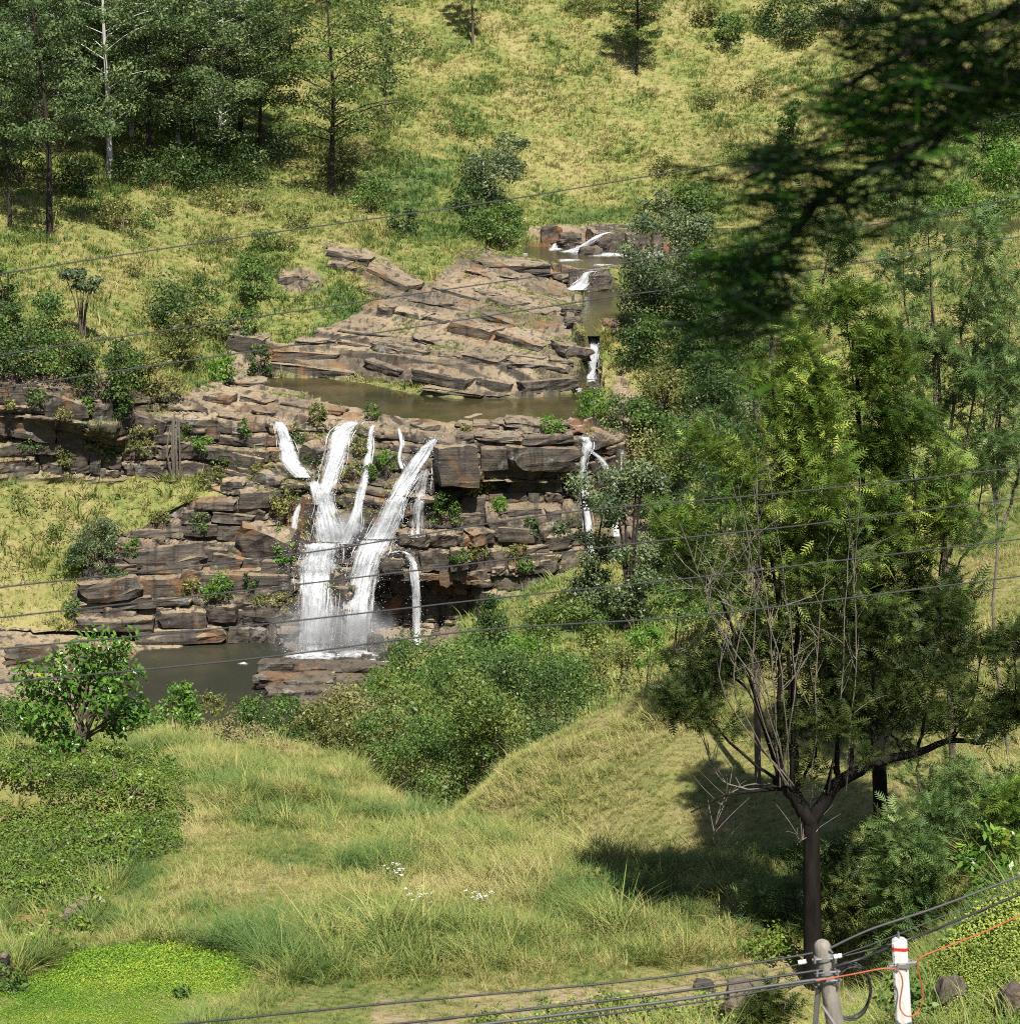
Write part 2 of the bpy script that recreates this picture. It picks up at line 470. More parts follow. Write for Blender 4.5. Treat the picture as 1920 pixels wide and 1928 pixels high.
K('f7', Vc((-500, 650, 357), (0, 650, 357), (150, 660, 359), (250, 690, 363), (350, 722, 368), (430, 735, 368), (520, 752, 363), (650, 777, 359.5), (760, 797, 352.5), (1000, 799, 352), (1090, 802, 352), (1170, 805, 358), (1240, 750, 370), (1300, 700, 376), (1450, 650, 385), (1600, 630, 390), (1920, 475, 405), (2420, 460, 405)), 14)
K('f8', Vc((-500, 600, 369), (0, 600, 369), (150, 620, 371), (250, 660, 375), (350, 690, 380), (430, 704, 388), (500, 709, 390.5), (650, 714, 388), (700, 722, 384), (850, 745, 373), (1000, 747, 372.5), (1080, 742, 375), (1170, 690, 385), (1300, 640, 388), (1450, 600, 400), (1600, 585, 406), (1920, 455, 425), (2420, 445, 425)), 30)
K('f9', Vc((-500, 540, 383), (0, 540, 383), (150, 560, 384), (250, 600, 386), (350, 650, 389), (430, 660, 394), (500, 652, 394.5), (650, 664, 391), (700, 668, 388), (850, 690, 377.5), (1000, 697, 377), (1070, 690, 379.5), (1110, 705, 381), (1170, 640, 394), (1300, 590, 402), (1450, 540, 418), (1600, 525, 424), (1920, 447, 461), (2420, 437, 462)), 26)
K('f10', Vc((-500, 480, 396), (0, 480, 396), (150, 500, 397), (250, 540, 397), (350, 590, 399), (430, 610, 402), (500, 600, 403), (650, 592, 403), (850, 600, 402), (1000, 620, 396), (1080, 643, 389), (1110, 644, 386.5), (1170, 590, 404), (1300, 540, 424), (1450, 490, 442), (1600, 480, 446), (1920, 434, 474), (2420, 425, 474)), 32)
K('f11', Vc((-500, 430, 408), (0, 430, 408), (150, 450, 408), (250, 480, 409), (350, 530, 410), (430, 520, 416), (500, 500, 418), (620, 468, 424), (680, 478, 424), (760, 520, 420), (850, 500, 432), (950, 500, 437), (1050, 531, 438), (1110, 545, 438), (1170, 522, 440), (1300, 485, 450), (1450, 450, 464), (1600, 440, 468), (1920, 414, 486), (2420, 408, 486)), 34)
K('f12', Vc((-500, 330, 432), (0, 330, 432), (150, 350, 432), (250, 370, 433), (350, 400, 436), (430, 415, 440), (500, 410, 442), (650, 420, 441), (750, 430, 443), (850, 465, 441), (950, 472, 464), (1050, 440, 477), (1110, 432, 479), (1300, 425, 481), (1450, 420, 483), (1600, 414, 487), (1920, 408, 491), (2420, 400, 491)), 28)
K('f13', Vc((-500, 230, 460), (0, 240, 460), (350, 290, 466), (500, 320, 468), (700, 365, 465), (850, 375, 472), (950, 385, 488), (1050, 390, 494), (1300, 362, 500), (1600, 345, 505), (1920, 340, 507), (2420, 330, 507)), 36)
K('f14', Vc((-500, 120, 505), (0, 125, 505), (500, 150, 520), (960, 160, 535), (1920, 150, 545), (2420, 140, 545)), 60)
K('f15', Vc((-500, -70, 580), (960, -60, 580), (2420, -70, 580)), 66)
K('f16', Vc((-500, -480, 720), (960, -450, 720), (2420, -480, 720)), 24)

us = np.concatenate([np.arange(-700, -160, 30), np.arange(-160, 2080, 4.8), np.arange(2080, 2640, 30)])
AC = (us - 960) / (F_PX * 0.97)
NC = len(AC)
YK = np.stack([np.interp(AC, c[:, 0], c[:, 1]) for _, c, _ in KN])
ZK = np.stack([np.interp(AC, c[:, 0], c[:, 2]) for _, c, _ in KN])
def smooth_cols(A, w=9):
    k = np.hanning(w + 2)[1:-1]; k /= k.sum()
    pad = np.pad(A, ((0, 0), (w // 2, w // 2)), mode='edge')
    return np.stack([np.convolve(r, k, 'valid') for r in pad])
YK, ZK = smooth_cols(YK, 7), smooth_cols(ZK, 7)
rowsY, rowsZ, rowseg = [YK[0]], [ZK[0]], [0]
for k in range(1, len(KN)):
    n = KN[k][2]
    for i in range(1, n + 1):
        t = i / n
        rowsY.append(YK[k - 1] * (1 - t) + YK[k] * t); rowsZ.append(ZK[k - 1] * (1 - t) + ZK[k] * t); rowseg.append(k - 1 + t)
BY, BZ = np.array(rowsY), np.array(rowsZ)
SEG = np.array(rowseg)
IDX = {n: i for i, (n, _, _) in enumerate(KN)}
# round the profiles off away from the cliffs
def smooth_rows(A, w):
    k = np.hanning(w + 2)[1:-1]; k /= k.sum()
    pad = np.pad(A, ((w // 2, w // 2), (0, 0)), mode='edge')
    out = np.zeros_like(A)
    for i, q in enumerate(k): out += q * pad[i:i + len(A)]
    return out
soft = np.where((SEG > IDX['n3']) & (SEG < IDX['n6'] + 0.5), 0.45, np.where((SEG < IDX['f2']) | (SEG > IDX['f11']), 1.0, 0.25))[:, None]
BY = BY + (smooth_rows(BY, 15) - BY) * soft
BZ = BZ + (smooth_rows(BZ, 15) - BZ) * soft
BY = np.maximum.accumulate(BY, axis=0)
BX = AC[None] * BY
PU, PV = proj(BX, BY, BZ)
jit = 14 * fbm(BX * 0.22, BY * 0.22, BZ * 0.22, 5, 3)
JU, JV = PU + jit, PV + 0.8 * np.roll(jit, 37, axis=1)
FAR = (SEG > IDX['f1'])[:, None] & np.ones_like(BX, bool)

ROCK = [
    [(505, 650), (560, 640), (650, 600), (705, 565), (690, 530), (620, 500), (605, 455), (690, 475), (770, 515), (810, 540), (840, 505), (885, 470), (1000, 488), (1115, 515), (1100, 560), (1100, 600), (1110, 650), (1085, 745), (900, 752), (700, 722), (510, 712)],
    [(130, 1110), (205, 1020), (330, 955), (430, 935), (350, 900), (200, 905), (-700, 900), (-700, 690), (150, 690), (250, 740), (360, 735), (440, 700), (640, 750), (820, 790), (1100, 795), (1190, 790), (1260, 760), (1320, 830), (1280, 960), (1200, 1040), (1060, 1085), (880, 1190), (830, 1240), (560, 1250), (260, 1240), (120, 1215), (-700, 1210), (-700, 1178), (140, 1180)],
    [(-700, 1225), (100, 1215), (260, 1225), (290, 1340), (-700, 1345)],
    [(520, 520), (575, 510), (612, 535), (600, 556), (540, 552)], [(425, 610), (510, 625), (510, 720), (430, 710)],
    [(985, 430), (1160, 425), (1280, 470), (1160, 500), (1000, 450)], [(480, 1255), (740, 1250), (690, 1340), (480, 1320)],
    [(1160, 700), (1260, 820), (1180, 900), (1140, 780)],
]
rock = np.zeros(BX.shape)
for p in ROCK:
    rock[inpoly(JU, JV, p) & FAR] = 1
far_pools = {}
def wpoly(pts, z):
    r = []
    for u, v in pts:
        a, s = ray(u, v); Y = z / s
        r.append((a * Y, Y))
    return r
Z_LOW, Z_UP, Z_R1, Z_R3, Z_FAR = -103.0, -74.0, -66.7, -63.3, -60.5
POOLS = [
    ('plunge_pool', Z_LOW, [(120, 1395), (262, 1224), (400, 1214), (500, 1207), (560, 1228), (800, 1224), (840, 1212), (780, 1245), (735, 1262), (690, 1320), (620, 1390), (480, 1420)]),
    ('upper_pool', Z_UP, [(415, 748), (440, 722), (500, 712), (600, 711), (690, 722), (780, 742), (850, 750), (1000, 749), (1075, 742), (1105, 715), (1128, 712), (1140, 745), (1095, 797), (1000, 802), (880, 800), (760, 796), (700, 778), (640, 766), (560, 748), (480, 733)]),
    ('river_reach', Z_R1, [(1106, 632), (1128, 632), (1168, 600), (1176, 560), (1160, 545), (1120, 541), (1062, 541), (1075, 552), (1100, 560), (1098, 576), (1082, 600), (1102, 622)]),
    ('river_basin', Z_R3, [(966, 476), (1000, 464), (1060, 464), (1150, 470), (1300, 476), (1300, 496), (1150, 505), (1095, 506), (1030, 497), (980, 486)]),
    ('river_upstream', Z_FAR, [(1120, 432), (1400, 428), (1700, 420), (1860, 413), (2500, 402), (2500, 436), (1920, 444), (1740, 438), (1400, 438), (1130, 440)]),
]
inwater = np.zeros(BX.shape, bool)
CARVED = BZ.copy()
for name, zw, pts in POOLS:
    wp = wpoly(pts, zw)
    m = inpoly(BX, BY, wp) & FAR & (np.abs(BZ - zw) < 9)
    inwater |= m
    # soft depth from how far inside, blurred mask
    b = m.astype(float)
    for _ in range(2): b = smooth_rows(smooth_cols(b, 7), 5)
    CARVED = np.where(m, np.minimum(CARVED, zw - 0.12 - 0.5 * np.clip(b - 0.45, 0, 1)), CARVED)
    ring = (~m) & (b > 0.02)
    CARVED = np.where(ring & (CARVED < zw + 0.05) & FAR & (CARVED > zw - 4), zw + 0.10 + 0.5 * (0.5 - np.clip(b, 0, .5)), CARVED)
BZ = CARVED

# relief
amp = np.where(FAR, 1.0, 0.30)
quiet = np.clip(1 - inwater * 1.0, 0, 1)
dz = fbm(BX / np.where(FAR, 22, 9), BY / np.where(FAR, 22, 9), 0, 3, 5) * np.where(FAR, 1.3, 0.26) * (1 - 0.75 * rock)
for_shelf = 0
NZ = BZ + dz * quiet * np.where(SEG[:, None] < IDX['n1'], 0, 1)
NY = BY.copy()
# bedded, jointed rock: layers of blocks that stand proud by uneven amounts
lay = np.cumsum(RNG.uniform(0.5, 3.6, 120) ** 1.1) - 130.0
def strata(x, z, seed=0):
    zz = z + 1.3 * vnoise(x / 14.0, z / 30.0, 0, 21 + seed) + 0.25 * vnoise(x / 3.0, z / 3.0, 0, 25) + 0.035 * x
    li = np.searchsorted(lay, zz)
    lo = lay[np.clip(li - 1, 0, 119)]; hi = lay[np.clip(li, 0, 119)]
    fz = (zz - lo) / np.maximum(hi - lo, 0.1)
    bl = 2.5 + 9.0 * hash2(li, 7, 3 + seed) ** 1.5
    s = x / bl + 9 * hash2(li, 3, 5 + seed) + 0.15 * vnoise(z / 1.3, x / 9, 0, 8)
    bi = np.floor(s); fx = s - bi
    pr = 1.5 * hash2(li, bi, 9 + seed) + 1.3 * hash2(li, 1, 11 + seed)
    edge = np.minimum(fx, 1 - fx) * bl
    pr = pr - 0.6 * np.exp(-(edge / 0.16) ** 2) - 0.7 * np.exp(-(np.minimum(fz, 1 - fz) * (hi - lo) / 0.16) ** 2)
    return pr - 0.6 * (1 - fz)
cl = ((SEG >= IDX['f3b'] - 0.5) & (SEG <= IDX['f6'])).astype(float)[:, None] * rock
cl = smooth_rows(smooth_cols(cl, 3), 3)
NY = NY - cl * (strata(BX, BZ) - 1.2)
NY = NY - cl * (0.7 * fbm(BX / 1.6, BZ / 1.6, BY / 2, 30, 4) + 1.6 * fbm(BX / 8, BZ / 6, 0, 36, 3))
def sstep(a, b, x):
    t = np.clip((x - a) / (b - a), 0, 1); return t * t * (3 - 2 * t)
incl = ((SEG >= IDX['f3b'] - 0.5) & (SEG <= IDX['f6'] + 0.3))[:, None]
# hollow behind the right-hand falls, undercut below the cap rock, overhang of the left upper cliff
cave = sstep(1098, 1112, PV + jit * 0.3) * sstep(672, 700, PU) * (1 - sstep(880, 910, PU)) * incl
NY = NY + 8.0 * cave
und = sstep(905, 918, PV + jit * 0.25) * (1 - sstep(925, 990, PV)) * sstep(815, 835, PU) * (1 - sstep(1070, 1090, PU)) * incl
NY = NY + 3.2 * und
ov = (1 - sstep(-100, 40, PU) * 0.0) * (1 - sstep(215, 262, PU)) * sstep(690, 720, PV) * (1 - sstep(790, 860, PV + 0.25 * (200 - PU))) * incl
NY = NY - 5.0 * ov * sstep(860, 700, PV) if False else NY - 5.5 * ov
low = sstep(1186, 1192, PV) * (1 - sstep(250, 290, PU)) * incl
NY = NY + 3.0 * low
# rock shelf: tilted beds stepping down toward the pool
sh = (((SEG > IDX['f6']) & (SEG <= IDX['f12'])).astype(float)[:, None] * rock * (~inwater))
q = BY * 0.80 + BX * 0.52 + 1.6 * fbm(BX / 13, BY / 13, 0, 41, 3)
stp = 3.2
fr = q / stp - np.floor(q / stp)
NZ = NZ + sh * ((np.clip(fr * 4.5, 0, 1) - fr) * 0.9 * (0.4 + 1.0 * hash2(np.floor(q / stp), 2, 4))) + sh * 0.22 * fbm(BX / 1.5, BY / 1.5, 0, 44, 3)
NX = AC[None] * NY
NX = NX + cl * 0.3 * fbm(BX / 2, BZ / 2, BY / 2, 33, 2)

GREEN = [
    [(505, 640), (560, 590), (640, 565), (690, 590), (640, 620), (540, 650)],
    [(680, 300), (760, 290), (860, 300), (960, 380), (1000, 470), (900, 460), (830, 460), (740, 430), (670, 380)],
    [(960, 370), (1320, 350), (1380, 420), (1000, 430)], [(1600, 250), (2200, 200), (2200, 405), (1600, 410)],
    [(750, 440), (850, 440), (890, 470), (800, 530), (760, 500)], [(200, 150), (420, 170), (520, 330), (300, 330)],
    [(500, 560), (600, 540), (700, 560), (520, 620)], [(390, 560), (460, 480), (540, 500), (500, 600)],
    [(340, 1450), (480, 1440), (640, 1490), (660, 1560), (560, 1640), (400, 1600), (360, 1520)],
    [(190, 1560), (300, 1600), (300, 1700), (220, 1700)],
    [(850, 1130), (1050, 1090), (1250, 1050), (1300, 1250), (900, 1300)],
]
SOIL = [[(20, 1715), (60, 1700), (110, 1710), (175, 1690), (180, 1710), (130, 1755), (110, 1780), (70, 1765), (15, 1760)], [(0, 1790), (25, 1800), (25, 1860), (0, 1860)]]
LITTER = [[(290, 1680), (400, 1665), (500, 1668), (490, 1690), (380, 1705), (300, 1710)], [(400, 1530), (480, 1510), (540, 1550), (440, 1570)], [(700, 1880), (1500, 1830), (1500, 1960), (700, 1960)], [(1300, 1780), (1530, 1760), (1530, 1860), (1300, 1860)], [(1830, 1560), (1920, 1500), (1920, 1640)]]
LIME = [(-200, 1850), (30, 1850), (140, 1795), (300, 1780), (460, 1805), (500, 1850), (400, 1900), (330, 1990), (-200, 1990)]
TEA = [(-160, 1420), (60, 1418), (330, 1442), (372, 1520), (330, 1590), (250, 1625), (215, 1675), (160, 1692), (110, 1705), (60, 1700), (20, 1720), (-160, 1740)]
HEDGE = [(1760, 1850), (1800, 1790), (1850, 1750), (1930, 1720), (2100, 1680), (2100, 1990), (1760, 1990)]
def masks(u, v, far):
    g = np.zeros(np.shape(u))
    for k, p in enumerate(GREEN): g = np.where(inpoly(u, v, p), (0.9, 0.75, 0.6, 0.7, 0.7, 0.8, 0.5, 0.6, 0.8, 0.7, 0.35)[k], g)
    so = np.zeros(np.shape(u)); li = np.zeros(np.shape(u))
    for p in SOIL: so = np.where(inpoly(u, v, p) & ~far, 1.0, so)
    for p in LITTER: li = np.where(inpoly(u, v, p) & ~far, 1.0, li)
    return g, so, li
g_, so_, li_ = masks(JU, JV, FAR)
g_ = g_ * np.clip(0.75 + 1.1 * fbm(BX / np.where(FAR, 9, 2.5), BY / np.where(FAR, 9, 2.5), BZ / 6, 15, 4), 0, 1.2)
so_ = masks(PU + jit * 0.3, PV + jit * 0.3, FAR)[1]
dirt_shade = 0
ATTR = {'green': smooth_rows(smooth_cols(g_, 17), 13), 'rock': np.clip(smooth_rows(smooth_cols(rock, 3), 3) + inwater, 0, 1), 'soil': so_, 'litter': smooth_rows(smooth_cols(li_, 7), 7)}

def grid_obj(name, r0, r1, mat, smooth, label=None):
    V = np.stack([NX[r0:r1], NY[r0:r1], NZ[r0:r1]], -1).reshape(-1, 3)
    n = r1 - r0
    i = (np.arange(n - 1)[:, None] * NC + np.arange(NC - 1)[None]).ravel()
    Fq = np.stack([i, i + 1, i + NC + 1, i + NC], -1)
    me = mesh(name, V, Fq, mat, smooth, {k: a[r0:r1].ravel() for k, a in ATTR.items()})
    o = link(name, me, kind='structure')
    if label: o['label'] = label
    return o
def row_of(n): return int(np.searchsorted(SEG, IDX[n]))
ground_near = grid_obj('near_hillside', 0, row_of('f1') + 1, M['near_ground'], True, 'near grassy slope falling away below the viewpoint')
far_a = grid_obj('valley_floor', row_of('f1'), row_of('f3b') + 1, M['far_ground'], True, 'valley bottom and shore around the plunge pool')
cliff = grid_obj('cliff', row_of('f3b'), row_of('f7') + 1, M['far_ground'], False, 'brown bedded rock cliff the waterfall drops over')
shelf = grid_obj('rock_shelf', row_of('f7'), row_of('f12') + 1, M['far_ground'], False, 'tilted tan rock shelf stepping down to the upper pool')
far_b = grid_obj('hillside', row_of('f12'), len(SEG), M['far_ground'], True, 'yellow grass hillside rising behind the river')


def profile(a, arrs):
    j = int(np.clip(np.searchsorted(AC, a) - 1, 0, NC - 2))
    t = (a - AC[j]) / (AC[j + 1] - AC[j])
    return [A[:, j] * (1 - t) + A[:, j + 1] * t for A in arrs]


def hit(u, v, ymin=0):
    """first terrain point met by the sight line through a picture point"""
    a, s = ray(u, v)
    yp, zp = profile(a, (NY, NZ))
    d = zp - s * yp
    ok = np.nonzero((d >= 0) & (yp > max(ymin, 20)))[0]
    if len(ok) == 0: return P(u, v, 560)
    r = ok[0]
    if r == 0: return P(u, v, yp[0])
    t = -d[r - 1] / (d[r] - d[r - 1] + 1e-9) if d[r - 1] < 0 else 1.0
    Y = yp[r - 1] * (1 - t) + yp[r] * t
    return P(u, v, Y)


def ground(x, y):
    yp, zp = profile(x / y, (BY, NZ))
    return float(np.interp(y, yp, zp))


def onground(u, v, Y=None):
    if Y is None: return hit(u, v)
    a, _ = ray(u, v)
    return np.array([a * Y, Y, ground(a * Y, Y)])


# ------------------------------------------------------------------ water
def water_mat(name, col, edge, rip, scale, rough=0.06):
    t = NT(name)
    p = t.pos()
    n1 = t.noise(p, 0.06, 3, 0.6)
    c = t.mix(t.ramp(n1, [(0.42, 0.0), (0.62, 1.0)]), col, edge)
    mp = t.n('Mapping', {'Vector': p, 'Scale': (1, 0.45, 1)}).outputs[0]
    h = t.math('ADD', t.noise(mp, scale, 4, 0.6), t.math('MULTIPLY', t.noise(mp, scale * 0.2, 2), 1.5))
    bm = t.n('Bump', {'Strength': rip, 'Distance': 0.12, 'Height': h}).outputs[0]
    return t.done(t.n('BsdfPrincipled', {'Base Color': c, 'Roughness': rough, 'IOR': 1.33, 'Normal': bm}).outputs[0])
M['water_low'] = water_mat('plunge_water', (0.026, 0.028, 0.020), (0.040, 0.038, 0.024), 0.7, 1.6, 0.12)
M['water_up'] = water_mat('pool_water', (0.026, 0.027, 0.012), (0.062, 0.050, 0.019), 0.45, 1.4, 0.05)
M['water_riv'] = water_mat('river_water', (0.042, 0.038, 0.018), (0.055, 0.047, 0.024), 0.6, 1.6, 0.1)
def foam_mat(name, thr0, thr1, scale, flow=False):
    t = NT(name)
    e = t.attr('tint')
    if flow:
        co = t.n('Attribute', attribute_name='flow').outputs['Vector']
        f1 = t.noise(t.n('Mapping', {'Vector': co, 'Scale': (2.4, 0.16, 1)}).outputs[0], 1.0, 4, 0.65, 0.4)
        f2 = t.noise(t.n('Mapping', {'Vector': co, 'Scale': (1.1, 0.55, 1)}).outputs[0], 1.0, 5, 0.75, 0.3)
        f = t.math('ADD', t.math('MULTIPLY', f1, 0.55), t.math('MULTIPLY', f2, 0.45))
    else:
        f = t.noise(t.pos(), scale, 6, 0.75)
    al = t.ramp(t.math('ADD', f, t.math('MULTIPLY', t.math('SUBTRACT', e, 0.5), 0.9)), [(thr0, 0.0), (thr1, 1.0)])
    col = t.mix(t.ramp(f, [(0.4, 0.0), (0.62, 1.0)]), (0.60, 0.64, 0.68), (0.90, 0.90, 0.90))
    d = t.n('BsdfDiffuse', {'Color': col})
    tl = t.n('BsdfTranslucent', {'Color': col})
    w = t.n('MixShader', {0: 0.35, 1: d.outputs[0], 2: tl.outputs[0]})
    tr = t.n('BsdfTransparent')
    return t.done(t.n('MixShader', {0: al, 1: tr.outputs[0], 2: w.outputs[0]}).outputs[0])
M['foam'] = foam_mat('foam', 0.44, 0.80, 1.3)
M['sheet'] = foam_mat('falling_water', 0.425, 0.66, 1.0, True)
def white_mat():
    t = NT('white_water')
    c = t.mix(t.attr('tint'), (0.50, 0.54, 0.58), (0.86, 0.87, 0.88))
    d = t.n('BsdfDiffuse', {'Color': c}); tl = t.n('BsdfTranslucent', {'Color': c})
    return t.done(t.n('MixShader', {0: 0.3, 1: d.outputs[0], 2: tl.outputs[0]}).outputs[0])
M['white'] = white_mat()


def fan(pts):
    pts = list(pts)
    me = bpy.data.meshes.new('water')
    me.from_pydata(pts, [], [list(range(len(pts)))])
    return me
for name, zw, pts in POOLS:
    wp = wpoly(pts, zw)
    c = np.mean(wp, 0)
    # grow a little so that the sheet runs under its banks
    wp = [tuple(np.array(p) + (np.array(p) - c) / (np.linalg.norm(np.array(p) - c) + 1e-6) * 0.35) for p in wp]
    me = fan([(x, y, zw) for x, y in wp])
    me.name = name
    me.materials.append(M['water_low' if name == 'plunge_pool' else 'water_up' if name == 'upper_pool' else 'water_riv'])
    o = link(name, me, kind='structure')

WF = [  # name of look, label, paths of (u, v, width), density
    ('white cascade spilling over the dark ledges, the far left one of the waterfall', [[(525, 793, 24), (538, 830, 40), (550, 870, 52), (576, 899, 56)], [(592, 905, 26), (598, 930, 32), (600, 950, 26)], [(566, 948, 14), (557, 970, 16), (554, 996, 16)]], 1.0),
    ('broad white fall left of centre that widens over a ledge into a curtain', [[(668, 793, 40), (645, 815, 52), (634, 860, 50), (620, 905, 44), (612, 940, 40), (622, 985, 74), (628, 1020, 92)], [(606, 1022, 84), (600, 1065, 92), (597, 1130, 86), (592, 1226, 74)]], 1.5),
    ('thin white fall between the two broad falls', [[(702, 800, 10), (696, 830, 16), (690, 880, 22), (677, 945, 24), (662, 995, 40), (648, 1024, 40)]], 1.0),
    ('broad white fall right of centre slanting down left to the pool', [[(818, 826, 16), (800, 850, 40), (775, 890, 44), (752, 935, 46), (735, 970, 60), (712, 1015, 76)], [(712, 1015, 76), (692, 1055, 72), (678, 1130, 62), (668, 1218, 58)]], 1.5),
    ('narrow spout falling from a notch above the right broad fall', [[(751, 806, 9), (756, 835, 10), (752, 862, 11), (757, 882, 14)]], 1.0),
    ('thin veil of falling water in the shadow beside the overhanging rock', [[(803, 880, 20), (792, 920, 40), (788, 960, 44), (784, 1012, 50)]], 0.40),
    ('slender fall arching off a bulge of rock to the right pool edge', [[(735, 1042, 12), (758, 1038, 12), (776, 1056, 16), (783, 1100, 22), (785, 1150, 20), (784, 1216, 18)]], 0.9),
    ('forked white fall at the right end of the cliff behind the trees', [[(1100, 822, 26), (1106, 838, 24), (1096, 880, 17), (1098, 930, 22), (1108, 1000, 22), (1116, 1060, 22)], [(1108, 846, 14), (1132, 866, 16), (1146, 892, 22), (1156, 906, 24)], [(1170, 848, 7), (1168, 880, 10), (1160, 906, 16), (1156, 940, 18), (1160, 1010, 20)]], 1.0),
    ('short white fall dropping into the upper pool from the river', [[(1115, 630, 14), (1118, 655, 22), (1115, 688, 22), (1110, 714, 34)]], 1.6),
    ('white rapid fanning out below a rock ledge in the river', [[(1130, 509, 18), (1106, 513, 18), (1101, 524, 22), (1092, 536, 40), (1078, 546, 54)]], 1.8),
    ('small white fall entering the basin beside a brown boulder', [[(1054, 440, 12), (1048, 454, 14), (1044, 467, 18)]], 1.6),
    ('long white chute sliding into the basin from upstream', [[(1150, 436, 10), (1130, 442, 18), (1112, 453, 20), (1098, 463, 26), (1078, 471, 28)]], 1.8),
]
def fall_path(path, n=None):
    path = np.array(path, float)
    path[:, 2] *= 1.22
    L = np.sum(np.hypot(*np.diff(path[:, :2], axis=0).T))
    n = max(6, int(L / 5))
    q = curve_pts(path, n)
    Y = np.array([min(hit(u + k, v, 200)[1] for k in (-4, 0, 4)) for u, v, _ in q])
    Y = np.minimum.accumulate(Y + 0.0)
    k = 5
    Y = np.convolve(np.pad(Y, (k // 2, k // 2), mode='edge'), np.ones(k) / k, 'valid') - 0.35
    return q, Y, L
rw = np.random.default_rng(5)
for fi_, (lab, paths, dens) in enumerate(WF):
    root = bpy.data.objects.new('waterfall', None); COL.objects.link(root)
    root['label'] = lab; root['category'] = 'waterfall'; root['group'] = 'falls and rapids of the stream'
    g = Geo(); gd = Geo()
    for pi_, path in enumerate(paths):
        q, Y, L = fall_path(path)
        n = len(q)
        if pi_ == 0: root.location = P(q[-1][0], q[-1][1], Y[-1])
        off0 = np.array(root.location)
        m = 13
        lat = np.linspace(-0.56, 0.56, m)
        gs = Geo(); FL = []
        for lay_ in range(3):
            rough = vnoise(lat[None, :] * 6 + lay_ * 9, np.arange(n)[:, None] * 0.35, 0, 50 + fi_)
            V = np.array([[P(u + l * w, v, y + 0.15 - 0.38 * lay_ + 0.25 * rough[k_, c_] + 0.5 * abs(l)) for c_, l in enumerate(lat)] for k_, ((u, v, w), y) in enumerate(zip(q, Y))])
            i = (np.arange(n - 1)[:, None] * m + np.arange(m - 1)[None]).ravel()
            core = np.array([0.02, 0.16, 0.28, 0.40, 0.49, 0.54, 0.56, 0.54, 0.49, 0.40, 0.28, 0.16, 0.02]) - 0.04 * lay_ + 0.02
            ends = np.clip(np.minimum(np.arange(n) + 0.6, 99) / 2.5, 0, 1)[:, None]
            te = core[None] * (0.55 + 0.45 * ends) * (0.6 + 0.4 * min(1, dens)) + 0.05
            gs.add(V.reshape(-1, 3) - off0, np.stack([i, i + 1, i + m + 1, i + m], -1), te.ravel())
            fx = np.broadcast_to(lat[None] * q[:, 2:3] * 0.075, (n, m)) + 37 * fi_ + 11 * pi_ + 5.3 * lay_
            fy = np.broadcast_to((np.arange(n) * 5 * 0.075)[:, None], (n, m))
            FL.append(np.stack([fx, fy, 0 * fx + fi_], -1).reshape(-1, 3))
        me = gs.mesh('stream', M['sheet'], True)
        at_ = me.attributes.new('flow', 'FLOAT_VECTOR', 'POINT'); at_.data.foreach_set('vector', np.concatenate(FL).astype(np.float32).ravel())
        link('stream', me, root)
        wm = q[:, 2].mean()
        nf = max(3, int(wm / 6))
        fil = np.sort(rw.uniform(-0.46, 0.46, nf)); fph = rw.random(nf) * 6.28; fam = rw.uniform(0.02, 0.10, nf)
        nt = int(dens * (1 + 0.0035 * wm * L ** 0.9))
        for _ in range(nt):
            fi = rw.integers(nf)
            spread_ = rw.normal() * (0.5 / nf + 0.03)
            t0 = rw.random() ** 1.15 * 1.0 - 0.12; ln = rw.uniform(0.06, 0.32)
            a0 = int(np.clip(t0, 0, 1) * (n - 1)); a1 = int(np.clip(t0 + ln, 0, 1) * (n - 1))
            if a1 - a0 < 2: continue
            idx = np.arange(a0, a1 + 1)
            off = rw.uniform(0.0, 0.7); ph = rw.random() * 6
            hw = rw.uniform(0.25, 0.95) * np.sin(np.linspace(0.12, math.pi - 0.08, len(idx))) ** 0.8
            VV = []
            wob = np.cumsum(rw.normal(size=len(idx))) * 0.35
            for h, k, wb in zip(hw, idx, wob):
                u, v, w = q[k]
                s = np.clip(fil[fi] + spread_ + fam[fi] * math.sin(k * 0.22 + fph[fi]), -0.40, 0.40)
                uu = u + s * w + wb
                VV.append(P(uu - h, v, Y[k] - off) - off0); VV.append(P(uu + h, v, Y[k] - off - 0.05) - off0)
            b = np.arange(len(idx) - 1) * 2
            g.add(VV, np.stack([b, b + 1, b + 3, b + 2], -1), rw.random())
        nd = int(dens * wm * L * 0.09)
        k = rw.integers(0, n, nd)
        pos = np.array([P(q[i][0] + rw.normal() * 0.34 * q[i][2], q[i][1] + rw.normal() * 4, Y[i] - rw.uniform(0.1, 1.0)) - off0 for i in k])
        leaves(gd, pos, rw.uniform(0.04, 0.16, nd), rw, aspect=0.9)
    # spray thrown up where the water lands
    if Y[-1] < 340 and q[-1][1] > 1200:
        e_ = P(q[-1][0], q[-1][1], Y[-1]) - off0
        nd = 1500
        pos = e_ + np.stack([rw.normal(size=nd) * 2.2, rw.normal(size=nd) * 1.0 - 0.8, np.abs(rw.normal(size=nd)) * 1.6], -1)
        leaves(gd, pos, rw.uniform(0.03, 0.11, nd), rw, aspect=0.9)
    if g.n:
        d = link('strand', g.mesh('strand', M['white']), root); d['kind'] = 'stuff'
    d = link('spray', gd.mesh('spray', M['white']), root); d['kind'] = 'stuff'

